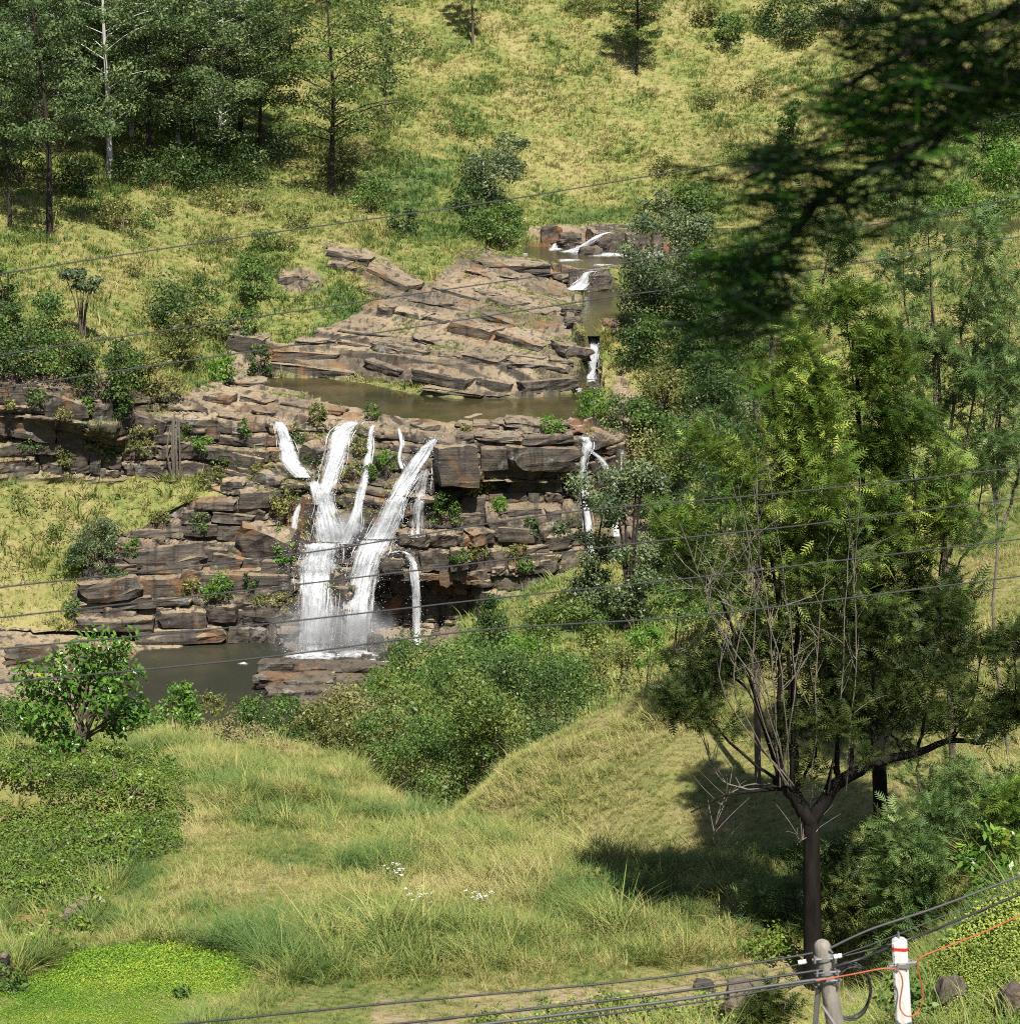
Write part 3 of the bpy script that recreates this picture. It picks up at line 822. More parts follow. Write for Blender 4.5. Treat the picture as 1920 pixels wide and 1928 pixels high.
def mist_mat():
    t = NT('mist')
    co = t.n('TexCoord').outputs['Object']
    r_ = t.n('VectorMath', {0: co}, operation='LENGTH').outputs['Value']
    f = t.math('MULTIPLY', t.math('SUBTRACT', 1.0, r_, clamp=True), t.ramp(t.noise(co, 2.2, 3, 0.6), [(0.35, 0.0), (0.7, 1.0)]))
    v = t.n('VolumePrincipled', {'Color': (0.95, 0.96, 0.97, 1), 'Density': t.math('MULTIPLY', f, 0.75)})
    t.t.links.new(v.outputs[0], t.out.inputs['Volume'])
    return t.m
M['mist'] = mist_mat()
import bmesh
for u, v, sx, sz in ((598, 1222, 7.5, 6.0), (672, 1216, 6.5, 5.5), (640, 1010, 4.5, 3.0)):
    bm = bmesh.new(); bmesh.ops.create_icosphere(bm, subdivisions=3, radius=1.0)
    me = bpy.data.meshes.new('mist'); bm.to_mesh(me); bm.free(); me.materials.append(M['mist'])
    p_ = P(u, v, hit(u, v - 10, 200)[1] - 1.8)
    o = link('mist', me, None, (p_[0], p_[1], p_[2] + sz * 0.35), kind='stuff'); o.scale = (sx, 3.0, sz)
FOAM = [(590, 1232, 62, 18, Z_LOW), (672, 1228, 52, 18, Z_LOW), (720, 1250, 44, 7, Z_LOW), (783, 1221, 20, 6, Z_LOW), (690, 1246, 30, 6, Z_LOW), (458, 1250, 12, 3, Z_LOW),
        (1110, 716, 18, 9, Z_UP), (1085, 735, 16, 6, Z_UP), (1078, 546, 30, 7, Z_R1), (1044, 469, 18, 4, Z_R3), (1080, 473, 30, 5, Z_R3), (1070, 490, 30, 3, Z_R3), (1150, 480, 50, 5, Z_R3), (1225, 479, 40, 5, Z_R3), (985, 479, 14, 3, Z_R3), (1140, 500, 30, 4, Z_R3),
        (1085, 800, 22, 5, Z_UP), (985, 800, 40, 4, Z_UP), (880, 799, 24, 3, Z_UP), (730, 788, 22, 4, Z_UP)]
for u, v, ru, rv, zw in FOAM:
    g = Geo()
    ring = []
    for k, rr in enumerate((0.0, 0.5, 0.8, 1.0)):
        for j in range(18):
            an = j / 18 * 2 * math.pi
            w = 1 + 0.25 * math.sin(3 * an + u) + 0.15 * math.sin(7 * an + v)
            uu, vv = u + ru * rr * w * math.cos(an), v + rv * rr * w * math.sin(an)
            a, s = ray(uu, vv); Y = zw / s
            ring.append((a * Y, Y, zw + 0.03 + 0.15 * (1 - rr)))
    i = (np.arange(3)[:, None] * 18 + np.arange(18)[None]); jn = np.arange(3)[:, None] * 18 + (np.arange(18)[None] + 1) % 18
    g.add(ring, np.stack([i, jn, jn + 18, i + 18], -1).reshape(-1, 4), np.repeat([0.80, 0.66, 0.42, 0.05], 18))
    link('foam', g.mesh('foam', M['foam'], True), kind='stuff')

# ------------------------------------------------------------------ rock blocks lying in the cliff and on the shelf
def block_mesh(seed, nx=6, ny=4, nz=4, rough=0.12, rounding=0.25):
    r = np.random.default_rng(seed)
    pts = {}; V = []; F = []
    def vid(i, j, k):
        key = (i, j, k)
        if key not in pts:
            pts[key] = len(V)
            V.append([i / nx - 0.5, j / ny - 0.5, k / nz - 0.5])
        return pts[key]
    for i in range(nx):
        for j in range(ny):
            for k in (0, nz):
                f = [vid(i, j, k), vid(i + 1, j, k), vid(i + 1, j + 1, k), vid(i, j + 1, k)]
                F.append(f if k else f[::-1])
    for i in range(nx):
        for k in range(nz):
            for j in (0, ny):
                f = [vid(i, j, k), vid(i + 1, j, k), vid(i + 1, j, k + 1), vid(i, j, k + 1)]
                F.append(f if j == 0 else f[::-1])
    for j in range(ny):
        for k in range(nz):
            for i in (0, nx):
                f = [vid(i, j, k), vid(i, j + 1, k), vid(i, j + 1, k + 1), vid(i, j, k + 1)]
                F.append(f[::-1] if i == 0 else f)
    V = np.array(V)
    # soften corners and roughen
    l4 = (np.sum(np.abs(V * 2) ** 6, 1)) ** (1 / 6)
    R = V / np.maximum(l4, 1e-6)[:, None] * np.max(np.abs(V * 2), 1)[:, None]
    V = V * (1 - rounding) + R * rounding
    o = r.random(3) * 50
    for c in range(3):
        V[:, c] += rough * (vnoise(V[:, 0] * 2.5 + o[0], V[:, 1] * 2.5 + o[1], V[:, 2] * 2.5 + o[2], seed + c) + 0.5 * vnoise(V[:, 0] * 6 + o[0], V[:, 1] * 6, V[:, 2] * 6, seed + 9 + c))
    # a chamfered, sloping top
    V[:, 2] += 0.10 * r.normal() * V[:, 0] + 0.10 * r.normal() * V[:, 1]
    return V, np.array(F)
BLK = []
for s in range(16):
    V, Fq = block_mesh(s, 8, 4, 4, rough=0.055 + 0.03 * (s % 3), rounding=0.3)
    BLK.append(mesh('rock_block', V, Fq, M['rock']))
rb = np.random.default_rng(9)


def ledge(parent, pts, h_px, step_px, depth=4.0, proud=0.6, jitter=0.25, name='rock_block'):
    step_px = step_px * (1.9 if parent is shelf else 1.45); h_px = h_px * (0.85 if parent is shelf else 0.95); proud = proud * (0.75 if parent is shelf else 0.9)
    """a broken bed of rock: blocks end to end along a picture line (their top front edge)"""
    pts = np.array(pts, float)
    q = curve_pts(pts, 200)
    cum = np.concatenate([[0], np.cumsum(np.hypot(*np.diff(q, axis=0).T))])
    s = 0
    while s < cum[-1] - step_px * 0.3:
        L = step_px * (0.35 + 1.5 * rb.random() ** 1.3)
        e = min(s + L, cum[-1])
        uv0 = np.array([np.interp(s, cum, q[:, 0]), np.interp(s, cum, q[:, 1])]); uv1 = np.array([np.interp(e, cum, q[:, 0]), np.interp(e, cum, q[:, 1])])
        um, vm = (uv0 + uv1) / 2
        hh = h_px * rb.uniform(0.6, 1.3)
        Yc = hit(um, vm + hh * 0.6, 200)[1]
        A = P(*uv0, hit(*(uv0 + [0, hh * 0.6]), 200)[1]); B = P(*uv1, hit(*(uv1 + [0, hh * 0.6]), 200)[1])
        ya = np.clip((B[1] - A[1]), -abs(B[0] - A[0]) * 0.9, abs(B[0] - A[0]) * 0.9)
        px = Yc / F_PX
        hm = hh * px * 1.02
        c = P(um, vm + hh * 0.5, Yc)
        o = link(name, BLK[rb.integers(len(BLK))], parent)
        dm = depth * rb.uniform(0.8, 1.3)
        pr = proud + rb.normal() * jitter
        o.location = (c[0], c[1] + dm / 2 - pr, c[2])
        o.scale = (abs(uv1[0] - uv0[0]) * px * 1.02 + 0.1, dm, hm)
        o.rotation_euler = (rb.normal() * 0.03, rb.normal() * 0.03 + math.atan2(-(uv0[1] - uv1[1]), abs(uv1[0] - uv0[0]) + 1e-6) * 0.6, math.atan2(ya, abs(B[0] - A[0]) + 0.5) + rb.normal() * 0.05)
        s = e

# lower left beds
for pts, h, st in [
    ([(255, 1190), (330, 1180), (420, 1176), (510, 1180)], 34, 75), ([(130, 1160), (200, 1165), (270, 1168), (330, 1160)], 22, 60), ([(395, 1140), (470, 1135), (550, 1140)], 44, 85), ([(300, 1152), (390, 1150)], 28, 60),
    ([(140, 1130), (250, 1128), (390, 1122)], 22, 70), ([(150, 1095), (260, 1090), (370, 1082)], 36, 70), ([(375, 1072), (460, 1072), (550, 1085)], 44, 80), ([(190, 1062), (300, 1056), (380, 1060)], 22, 75),
    ([(230, 1028), (300, 1022), (380, 1030), (430, 1035)], 34, 80), ([(400, 1035), (470, 1050), (550, 1055)], 30, 70), ([(240, 995), (320, 990), (370, 1000)], 26, 70), ([(350, 982), (440, 985), (455, 990)], 30, 60),
    ([(370, 942), (420, 935), (450, 940)], 22, 40), ([(350, 962), (430, 962), (480, 970)], 18, 45), ([(450, 930), (520, 920), (560, 915)], 40, 45),
]: ledge(cliff, pts, h, st, 4.5, 0.9, 0.35)
ledge(cliff, [(455, 982), (565, 1000)], 62, 120, 7, 2.0, 0.1)          # the big rounded rust-stained boulder bed
for pts, h, st in [([(300, 775), (360, 790), (430, 805)], 40, 60), ([(330, 830), (420, 845), (520, 865)], 30, 55), ([(380, 870), (450, 885), (540, 900)], 26, 60), ([(420, 905), (500, 905), (570, 915)], 18, 55), ([(440, 815), (510, 830)], 30, 40),
                   ([(240, 770), (300, 800)], 60, 45), ([(0, 770), (80, 790), (160, 800)], 45, 40), ([(60, 830), (140, 845), (230, 860)], 34, 36), ([(0, 720), (70, 730), (200, 765)], 50, 34), ([(100, 870), (220, 885)], 24, 30)]:
    ledge(cliff, pts, h, st, 4.0, 0.5, 0.4)
# cap rock right of the falls and the beds under it
for pts, h, st, pr in [([(822, 842), (900, 836)], 66, 90, 1.9), ([(905, 842), (990, 838), (1085, 842)], 60, 90, 1.7), ([(860, 818), (950, 820), (1085, 818)], 16, 60, 1.2), ([(905, 895), (990, 895), (1070, 890)], 36, 60, 1.0),
                       ([(870, 935), (960, 930), (1050, 925)], 28, 40, 0.3), ([(850, 970), (950, 962), (1050, 958)], 24, 36, 0.3), ([(840, 1005), (940, 995), (1045, 990)], 26, 34, 0.5), ([(960, 1030), (1040, 1020)], 30, 34, 0.9), ([(880, 1080), (960, 1065), (1040, 1050)], 24, 26, 0.8), ([(870, 1100), (950, 1088)], 20, 24, 1.0)]:
    ledge(cliff, pts, h, st, 4.5, pr, 0.3)
# rocks standing between the strands
for pts, h, st, pr in [([(570, 830), (610, 850)], 60, 60, 0.4), ([(575, 930), (605, 935)], 60, 40, 0.8), ([(655, 880), (680, 880)], 60, 35, 0.2), ([(710, 850), (745, 860)], 70, 40, 0.4), ([(715, 1050), (770, 1045)], 50, 60, 1.4), ([(790, 1040), (850, 1030), (880, 1030)], 60, 45, 0.9), ([(545, 1090), (560, 1140)], 60, 30, 0.6), ([(1110, 860), (1130, 870)], 44, 25, 0.8), ([(1150, 845), (1166, 850)], 40, 20, 0.6), ([(620, 1080), (650, 1085)], 80, 40, -0.5), ([(1180, 850), (1250, 860)], 70, 40, 0.0)]:
    ledge(cliff, pts, h, st, 4.0, pr, 0.2)
# the shelf
for pts, h, st, pr in [([(515, 655), (600, 662), (690, 672)], 26, 90, 0.6), ([(510, 684), (600, 688), (680, 694)], 24, 130, 0.9), ([(690, 678), (780, 694), (900, 716)], 30, 62, 0.9), ([(900, 712), (1000, 722), (1080, 712)], 30, 55, 0.9), ([(800, 730), (880, 740), (960, 745)], 8, 70, 0.6),
                       ([(560, 640), (680, 645), (780, 660)], 14, 85, 0.3), ([(700, 648), (820, 662), (930, 684)], 17, 60, 0.3), ([(880, 664), (980, 682), (1080, 692)], 20, 48, 0.4), ([(640, 622), (760, 630), (880, 650)], 10, 70, 0.2),
                       ([(715, 572), (800, 592), (860, 604)], 22, 44, 0.6), ([(850, 604), (950, 626), (1050, 650), (1105, 658)], 30, 48, 0.7), ([(770, 560), (880, 580), (990, 612)], 13, 60, 0.3), ([(820, 540), (930, 562), (1040, 592)], 15, 60, 0.3), ([(900, 548), (980, 560), (1070, 582)], 9, 50, 0.2), ([(950, 664), (1040, 676), (1090, 682)], 14, 36, 0.4),
                       ([(890, 482), (960, 494), (1030, 508), (1100, 520)], 24, 48, 0.7), ([(850, 500), (920, 516), (1000, 530)], 9, 50, 0.2), ([(612, 462), (660, 478), (700, 492)], 24, 40, 0.6), ([(620, 490), (680, 505)], 18, 35, 0.5), ([(695, 496), (750, 520), (790, 545)], 30, 110, 0.8), ([(680, 540), (740, 560)], 20, 80, 0.3),
                       ([(430, 628), (500, 640)], 40, 40, 0.5), ([(520, 524), (565, 518), (610, 534)], 20, 30, 0.1)]:
    ledge(shelf, pts, h, st, 5.0, pr, 0.15)
# slabs along the lip of the upper pool
for pts, h, st in [([(385, 742), (440, 748)], 18, 60), ([(455, 742), (520, 756)], 12, 70), ([(535, 755), (600, 765), (655, 775)], 18, 120), ([(410, 780), (460, 785)], 13, 50), ([(480, 768), (530, 778)], 14, 45), ([(780, 803), (830, 800)], 12, 50), ([(860, 797), (940, 800)], 8, 50), ([(950, 792), (1020, 796)], 8, 50), ([(1030, 796), (1090, 799)], 9, 40), ([(440, 716), (500, 720)], 8, 60), ([(780, 775), (840, 782)], 4, 40), ([(880, 788), (960, 796)], 6, 60)]:
    ledge(cliff, pts, h, st, 3.5, 0.7, 0.15)

BOULD = [
    (707, 1212, 32, 34, 'wet dark boulder standing in the foam at the foot of the falls'), (748, 1222, 40, 26, 'brown boulder on the pool edge right of the wet dark boulder'), (690, 1238, 20, 12, 'small dark stone awash in front of the falls'), (790, 1232, 70, 16, 'flat dark rock at the right edge of the plunge pool'),
    (217, 1052, 30, 20, 'grey boulder beside the round bush left of the cliff'), (178, 1078, 50, 18, 'low dark boulder below the round grey-green bush'), (300, 1018, 24, 12, 'small pale boulder on the bed right of the round bush'),
    (1072, 452, 44, 24, 'reddish brown boulder between the two upstream falls'), (1110, 478, 44, 22, 'dark rounded boulder below the white chute'), (1135, 462, 26, 24, 'dark boulder right of the white chute'), (1106, 494, 24, 14, 'small rusty boulder at the basin edge'), (1128, 528, 44, 28, 'grey-brown boulder right of the river rapid'), (1150, 612, 30, 18, 'pale grey rock under the trees on the river bank'), (1116, 730, 22, 18, 'round brown boulder below the short river fall'),
    (1040, 445, 40, 30, 'dark rock bank left of the small upstream fall'), (60, 1240, 100, 40, 'brown rock mound on the left shore of the plunge pool'), (57, 1228, 26, 20, 'pale grey boulder on the left shore'), (170, 1260, 90, 50, 'dark sloping rock on the shore behind the broad-leaved tree'),
    (1080, 604, 30, 12, 'flat tan slab tapering into the river reach'), (1075, 583, 36, 10, 'flat grey slab tapering into the river bend'),
]
bank = bpy.data.objects.new('rock_bank', None); COL.objects.link(bank)
bank.location = P(600, 1300, -Z_LOW / -ray(600, 1300)[1] * -1.0)
bank['label'] = 'long layered dark brown rock bank rising from the plunge pool'; bank['category'] = 'rock'
def slab(parent, u0, v0, u1, v1, h, seed, zw=Z_LOW, depth=5.0):
    a0, s0 = ray((u0 + u1) / 2, (v0 + v1) / 2 + h); Y = zw / s0
    px = Y / F_PX
    c = np.array([a0 * Y, Y + depth * 0.5, zw + h * px * 0.5])
    o = link('rock_block', BLKD[seed % 8], parent)
    o.location = Vector(c) - parent.location
    o.scale = ((u1 - u0) * px, depth, h * px * 1.15); o.rotation_euler = (0.02 * rb.normal(), math.atan2(v1 - v0, u1 - u0) * 0.7, 0.06 * rb.normal())
BLKD = []
for q in range(8):
    V, Fq = block_mesh(40 + q, 10, 5, 4, 0.10, 0.3)
    BLKD.append(mesh('rock_block', V, Fq, M['rock_dark']))
bank.location = (P(600, 1300, 1)[0] * 318, 318, Z_LOW)
for q, (u0, v0, u1, v1, h, d) in enumerate([(484, 1252, 560, 1254, 26, 4), (550, 1252, 640, 1258, 30, 4.5), (625, 1258, 735, 1262, 24, 5), (478, 1276, 545, 1278, 24, 4), (535, 1280, 630, 1282, 26, 4), (620, 1282, 715, 1284, 22, 4), (500, 1300, 590, 1304, 18, 4), (580, 1306, 690, 1306, 20, 5), (560, 1324, 650, 1326, 16, 5)]):
    slab(bank, u0, v0, u1, v1, h, q, depth=d)
def boulder(u, v, w, h, lab, name='boulder', Y=None, seed=0, mat='rock', grp='boulders around the falls and river'):
    if Y is not None: mat = 'rock_dark'
    p = hit(u, v + h * 0.35, 200) if Y is None else hit(u, v + h * 0.42)
    px = p[1] / F_PX
    V, Fq = block_mesh(seed + int(u), 8, 7, 6, 0.17 if Y is not None else 0.13, 0.95 if Y is not None else 0.75)
    g = Geo(); g.add(V * np.array([w * px, max(w * 0.75, h) * px * 0.9, h * px * 1.2]), Fq)
    me = g.mesh('boulder', M[mat])
    return link(name, me, None, (p[0], p[1] + 0.15 * w * px, p[2] + h * px * (0.28 if Y is None else 0.42)), lab, 'boulder', grp)
for b in BOULD: boulder(*b, mat='rock_dark')
boulder(1412, 1905, 125, 84, 'dark rounded boulder left of the weathered pole', Y=47, seed=3, grp='boulders by the poles')
boulder(1792, 1880, 60, 62, 'squarish grey boulder right of the white pole', Y=45, seed=5, grp='boulders by the poles')
boulder(1910, 1895, 50, 60, 'dark speckled boulder at the lower right corner', Y=44, seed=8, grp='boulders by the poles')
boulder(1640, 1900, 90, 40, 'grey boulder half hidden behind the cable coil', Y=47, seed=9, grp='boulders by the poles')
boulder(1325, 1860, 40, 18, 'low grey stone in the grass left of the dark boulder', Y=51, seed=12, grp='boulders by the poles')
boulder(1905, 1500, 40, 26, 'dark stone on the bank above the leafy shrubs', Y=64, seed=14, grp='boulders by the poles')

# ------------------------------------------------------------------ plants
LAND = [(545, 850, 'the far left cascade'), (640, 850, 'the broad left fall'), (690, 880, 'the thin middle fall'), (760, 930, 'the broad right fall'), (785, 960, 'the falling veil'), (784, 1130, 'the slender arching fall'), (600, 1130, 'the falling curtain'), (1100, 900, 'the forked fall'), (830, 870, 'the left block of the cap rock'), (990, 870, 'the long block of the cap rock'), (950, 1020, 'the rubble under the cap rock'), (330, 850, 'the hanging bare stems'), (180, 1020, 'the round grey-green bush'), (510, 1020, 'the rust-stained boulder bed'), (60, 800, 'the dark overhang of the left cliff'), (210, 740, 'the shrub leaning over the left cliff'), (415, 1110, 'the bright tuft on the layered rocks'), (450, 760, 'the left corner of the upper pool'), (1125, 780, 'the right end of the upper pool'), (1115, 680, 'the short river fall'), (1215, 540, 'the many-stemmed river tree'), (1185, 1000, 'the right gum tree'), (1400, 1000, 'the bare grey twigs'), (357, 570, 'the large dark shrub on the spur'), (155, 560, 'the flat-topped tree'), (626, 200, 'the lone feathery tree'), (915, 330, 'the grey-green stream shrub'), (1198, 90, 'the slim sparse tree'), (888, 50, 'the thin bare-stemmed tree'), (95, 440, 'the tall bare trunk'), (1330, 300, 'the left tip of the overhanging branch'), (1475, 60, 'the large dark bush high on the slope'), (560, 510, 'the shadowed rock under the grass'), (700, 520, 'the dark slab above the shelf'), (1330, 650, 'the dark bush behind the frond trees'), (1500, 600, 'the top of the silver oaks'), (370, 330, 'the dark-trunked eucalyptus'), (300, 1180, 'the lowest bed left of the curtain')]
WORD = {'dark': 'dark green', 'mid': 'green', 'grey': 'grey-green', 'olive': 'olive', 'bright': 'bright green'}
def where(u, v, matk, noun, tail):
    d, lu, lv, nm = min((math.hypot(u - a, (v - b)), a, b, n_) for a, b, n_ in LAND)
    if abs(u - lu) > abs(v - lv): w_ = 'left of' if u < lu else 'right of'
    else: w_ = 'above' if v < lv else 'below'
    return f'{WORD[matk]} {noun} {w_} {nm}{tail}'
def shrub(name, u, v, w, h, matk, lab, cat='shrub', Y=None, kind='round', leaf=1.0, group=None, seed=None, stem='bark_brown', dens=1.0, aspect=0.5):
    """a bush or small tree whose foot is at picture point (u,v), w x h picture pixels"""
    r = np.random.default_rng(int(u * 7 + v * 13) if seed is None else seed)
    base = onground(u, v, Y)
    px = base[1] / F_PX
    w, h = (w * 1.2, h * 1.15) if Y is None else (w * 1.15, h * 1.06)
    Wm, Hm = w * px, h * px
    lift = 0.0                                           # bare stem below the leaves when the foot is hidden lower down
    if Y is not None:
        lift = max(0.0, P(u, v - h, base[1])[2] - base[2] - Hm)
    ls = 5.4 * px * leaf                                 # leaf length in metres
    g, gt = Geo(), Geo()
    if kind == 'round': nb = int(r.integers(18, 26)); zlo = 0.22
    elif kind == 'tall': nb = int(r.integers(18, 24)); zlo = 0.30
    elif kind == 'umbrella': nb = int(r.integers(9, 13)); zlo = 0.68
    else: nb = 14; zlo = 0.2
    cs, rs = [], []
    for k in range(nb):
        an = r.random() * 6.283; 
        if kind == 'cone':
            z = r.uniform(0.1, 0.92); rad = 0.42 * (1 - z) ** 0.8 * r.uniform(0.3, 1)
            br = 0.10 + 0.14 * (1 - z)
        elif kind == 'tall':
            z = r.uniform(0.12, 0.92); rad = 0.36 * math.sin(math.pi * min(1, (z - 0.1) * 0.95)) * r.uniform(0.3, 1.15); br = r.uniform(0.12, 0.2)
        elif kind == 'umbrella':
            z = r.uniform(0.62, 0.88); rad = r.uniform(0.05, 0.38); br = r.uniform(0.10, 0.18)
        else:
            z = r.uniform(0.08, 0.84); rad = 0.40 * math.cos(max(0, z - 0.3) * 1.7) * r.uniform(0.5, 1.1); br = r.uniform(0.11, 0.22)
        cs.append((rad * math.cos(an) * Wm, rad * math.sin(an) * Wm, z * Hm)); rs.append(br * (Wm if kind != 'cone' else Wm * 0.9))
    cs = np.array(cs); rs = np.array(rs)
    n = dens * max(320, Wm * Hm / ls ** 2 * 6.6)
    if n > 9500: ls *= math.sqrt(n / 9500); n = 9500
    n = int(n)
    k = r.choice(nb, n, p=rs ** 2 / np.sum(rs ** 2))
    d = norm(r.normal(size=(n, 3)))
    rad = rs[k] * r.random(n) ** 0.33 * (1 + 0.22 * r.normal(size=n))
    pos = cs[k] + d * rad[:, None] * np.array([1, 1, 0.8 if kind != 'umbrella' else 0.5])
    pos[:, 2] = np.maximum(pos[:, 2], 0.05 * Hm) + lift
    tint = np.clip(0.26 + 0.42 * r.random(n) + 0.62 * (r.random(nb)[k] - 0.5), 0, 1)
    bonus = r.random(n) > 0.955
    tint = np.where(bonus, 1.0, tint)
    leaves(g, pos, ls * r.uniform(0.5, 1.65, n), r, d, aspect, 0.75, 0.3, tint)
    rad0 = max(0.012 * Hm, 0.25 * px * 2.2)
    for q in range(min(nb, 8)):
        c = cs[q] + np.array([0, 0, lift])
        mid = np.array([c[0] * 0.35, c[1] * 0.35, c[2] * 0.55])
        tube(gt, curve_pts([(0.04 * Wm * r.normal(), 0.04 * Wm * r.normal(), -0.04 * Hm), mid, c], 6), np.linspace(rad0, rad0 * 0.35, 6), 5, cap=False)
    root = link(name, gt.mesh('stem', M[stem]), None, base, lab, cat, group)
    link('foliage', g.mesh('foliage', M[matk]), root)
    return root


CPL = [(20, 770), (70, 760), (120, 790), (165, 780), (60, 850), (120, 880), (200, 870), (290, 840), (380, 850), (420, 880), (480, 905), (460, 830), (400, 910), (520, 1010), (470, 1110), (500, 1140), (380, 1000), (300, 985), (250, 1050), (590, 870), (660, 905), (700, 900), (680, 860), (730, 880), (860, 900), (920, 925), (1010, 925), (1060, 900), (940, 960), (1000, 1010), (900, 1050), (860, 1060), (980, 1050), (1150, 950), (1210, 900), (600, 800), (700, 790), (880, 820), (1040, 815), (560, 835), (360, 1120), (220, 1090), (540, 1150)]
for i, (u, v) in enumerate(CPL):
    shrub('cliff_plant', u, v, 24 + (i * 19) % 26, 20 + (i * 13) % 24, ('olive', 'mid', 'olive', 'bright', 'dark')[i % 5], where(u, v - 12, ('olive', 'mid', 'olive', 'bright', 'dark')[i % 5], 'plant rooted', ''), 'plant', group='plants rooted in the cliff', leaf=0.8)
TH = [(1215, 830), (1270, 850), (1330, 870), (1390, 880), (1250, 900), (1320, 960), (1400, 960), (1230, 1080), (1340, 1100), (1400, 1090), (1290, 1150), (1360, 1170), (1240, 620), (1370, 620), (1420, 700), (1300, 720), (1390, 760), (1430, 830)]
for i, (u, v) in enumerate(TH):
    shrub('thicket_bush', u, v, 95 + (i * 37) % 50, 75 + (i * 53) % 50, ('dark', 'mid', 'grey', 'dark', 'olive')[i % 5], where(u, v - 40, ('dark', 'mid', 'grey', 'dark', 'olive')[i % 5], 'thicket bush', ''), group='thicket on the right side of the gorge')
SC = [(250, 520), (270, 430), (420, 470), (560, 430), (850, 250), (1330, 200), (1420, 180), (1390, 300), (1250, 330), (60, 950), (110, 1010), (1100, 20), (540, 470), (500, 470), (380, 385), (300, 400)]
for i, (u, v) in enumerate(SC):
    shrub('scrub_clump', u, v, 40 + (i * 17) % 40, 20 + (i * 11) % 18, ('olive', 'mid', 'olive')[i % 3], where(u, v - 12, ('olive', 'mid', 'olive')[i % 3], 'low scrub', ''), group='scrub clumps on the grass slopes', leaf=0.8, dens=0.7)

# ---- tall forest trees, a handful of crowns shared between copies
def forest_tree(seed, Hm, Wm, style):
    r = np.random.default_rng(seed)
    g, gt = Geo(), Geo()
    lean = r.normal(size=2) * 0.02 * Hm
    pts = np.array([(lean[0] * t ** 2 + 0.012 * Hm * math.sin(5 * t + seed), lean[1] * t ** 2, Hm * t * 0.97) for t in np.linspace(-0.02, 1, 12)])
    tube(gt, pts, np.linspace(0.0145 * Hm, 0.003 * Hm, 12), 7, 0.5, False)
    nb = 40 if style == 'euc' else 52
    zmin = (0.20, 0.30, 0.16)[seed % 3] if style == 'euc' else 0.24
    C, R = [], []
    for k in range(nb):
        t = zmin + (0.98 - zmin) * (k + r.random()) / nb
        an = k * 2.4 + r.normal() * 0.5
        p = np.array([np.interp(t, np.linspace(-0.02, 1, 12), pts[:, c]) for c in range(3)])
        ln = Wm * 0.5 * (0.45 + 0.75 * math.sin(math.pi * min(1, (t - 0.05) * 0.92)) ** 0.8) * r.uniform(0.55, 1.1)
        up = r.uniform(0.15, 0.55) if style == 'euc' else r.uniform(0.05, 0.4)
        e = p + np.array([math.cos(an) * ln, math.sin(an) * ln, up * ln])
        m = p + (e - p) * 0.5 + np.array([0, 0, 0.08 * ln])
        tube(gt, curve_pts([p, m, e], 6), np.linspace(0.0046 * Hm * (1.1 - t), 0.0012 * Hm, 6), 4, 0.5, False)
        for f, sc in ((1.0, 1.0), (0.62, 0.8)) if style == 'euc' else ((1.0, 0.8), (0.72, 0.8), (0.45, 0.65)):
            if r.random() < 0.88:
                C.append(p + (e - p) * f + r.normal(size=3) * 0.03 * Wm); R.append(sc * Wm * r.uniform(0.10, 0.17))
    C.append(pts[-1]); R.append(0.1 * Wm)
    C, R = np.array(C), np.array(R)
    n = int(11500 if style == 'euc' else 15000)
    k = r.choice(len(C), n, p=R ** 2 / np.sum(R ** 2))
    d = norm(r.normal(size=(n, 3)))
    pos = C[k] + d * (R[k] * r.random(n) ** 0.4)[:, None] * (np.array([1, 1, 0.55]) if style == 'euc' else np.array([1.15, 1.15, 0.42]))
    tint = np.clip(0.2 + 0.45 * r.random(n) + 0.55 * (r.random(len(C))[k] - 0.4), 0, 1)
    leaves(g, pos, (0.016 if style == 'euc' else 0.0155) * Hm * r.uniform(0.7, 1.3, n), r, d, 0.5, 0.7, 0.35, tint)
    return gt, g
EUC = []
for s in range(7):
    gt, g = forest_tree(100 + s, 38, 18 + 2 * (s % 3), 'euc')
    EUC.append((gt.mesh('trunk', M['bark_pale' if s in (1, 4, 6) else 'bark_dark'], True), g.mesh('crown', M['euc'])))
def plant_tree(meshes, u, v, h_px, lab, group=None, Y=None, rz=0.0, name='eucalyptus_tree', wsc=1.0, H0=38.0):
    p = onground(u, v, Y)
    s = h_px * p[1] / F_PX / H0
    root = link(name, meshes[0], None, p, lab, 'tree', group)
    root.scale = (s * wsc, s * wsc, s); root.rotation_euler = (0, 0, rz)
    link('crown', meshes[1], root)
    return root
FG = 'tall eucalyptus trees of the hillside wood'
plant_tree(EUC[0], 95, 442, 470, 'tall eucalyptus with a long bare dark trunk, nearest at the left edge of the wood', FG, rz=0.4)
plant_tree(EUC[1], 205, 336, 440, 'eucalyptus with a pale white trunk between two dark ones', FG, rz=1.0)
plant_tree(EUC[2], 368, 336, 400, 'dark-trunked eucalyptus at the front of the wood, left of the lone feathery tree', FG, rz=2.0, wsc=1.1)
plant_tree(EUC[4], 70, 300, 380, 'pale thin-trunked eucalyptus behind the tall bare trunk', FG, Y=452, rz=3.1)
plant_tree(EUC[3], 20, 425, 330, 'low dark tree at the left edge below the wood', FG, rz=4.0, wsc=0.9)
tlab = 'dark green eucalyptus crowded in the hillside wood'
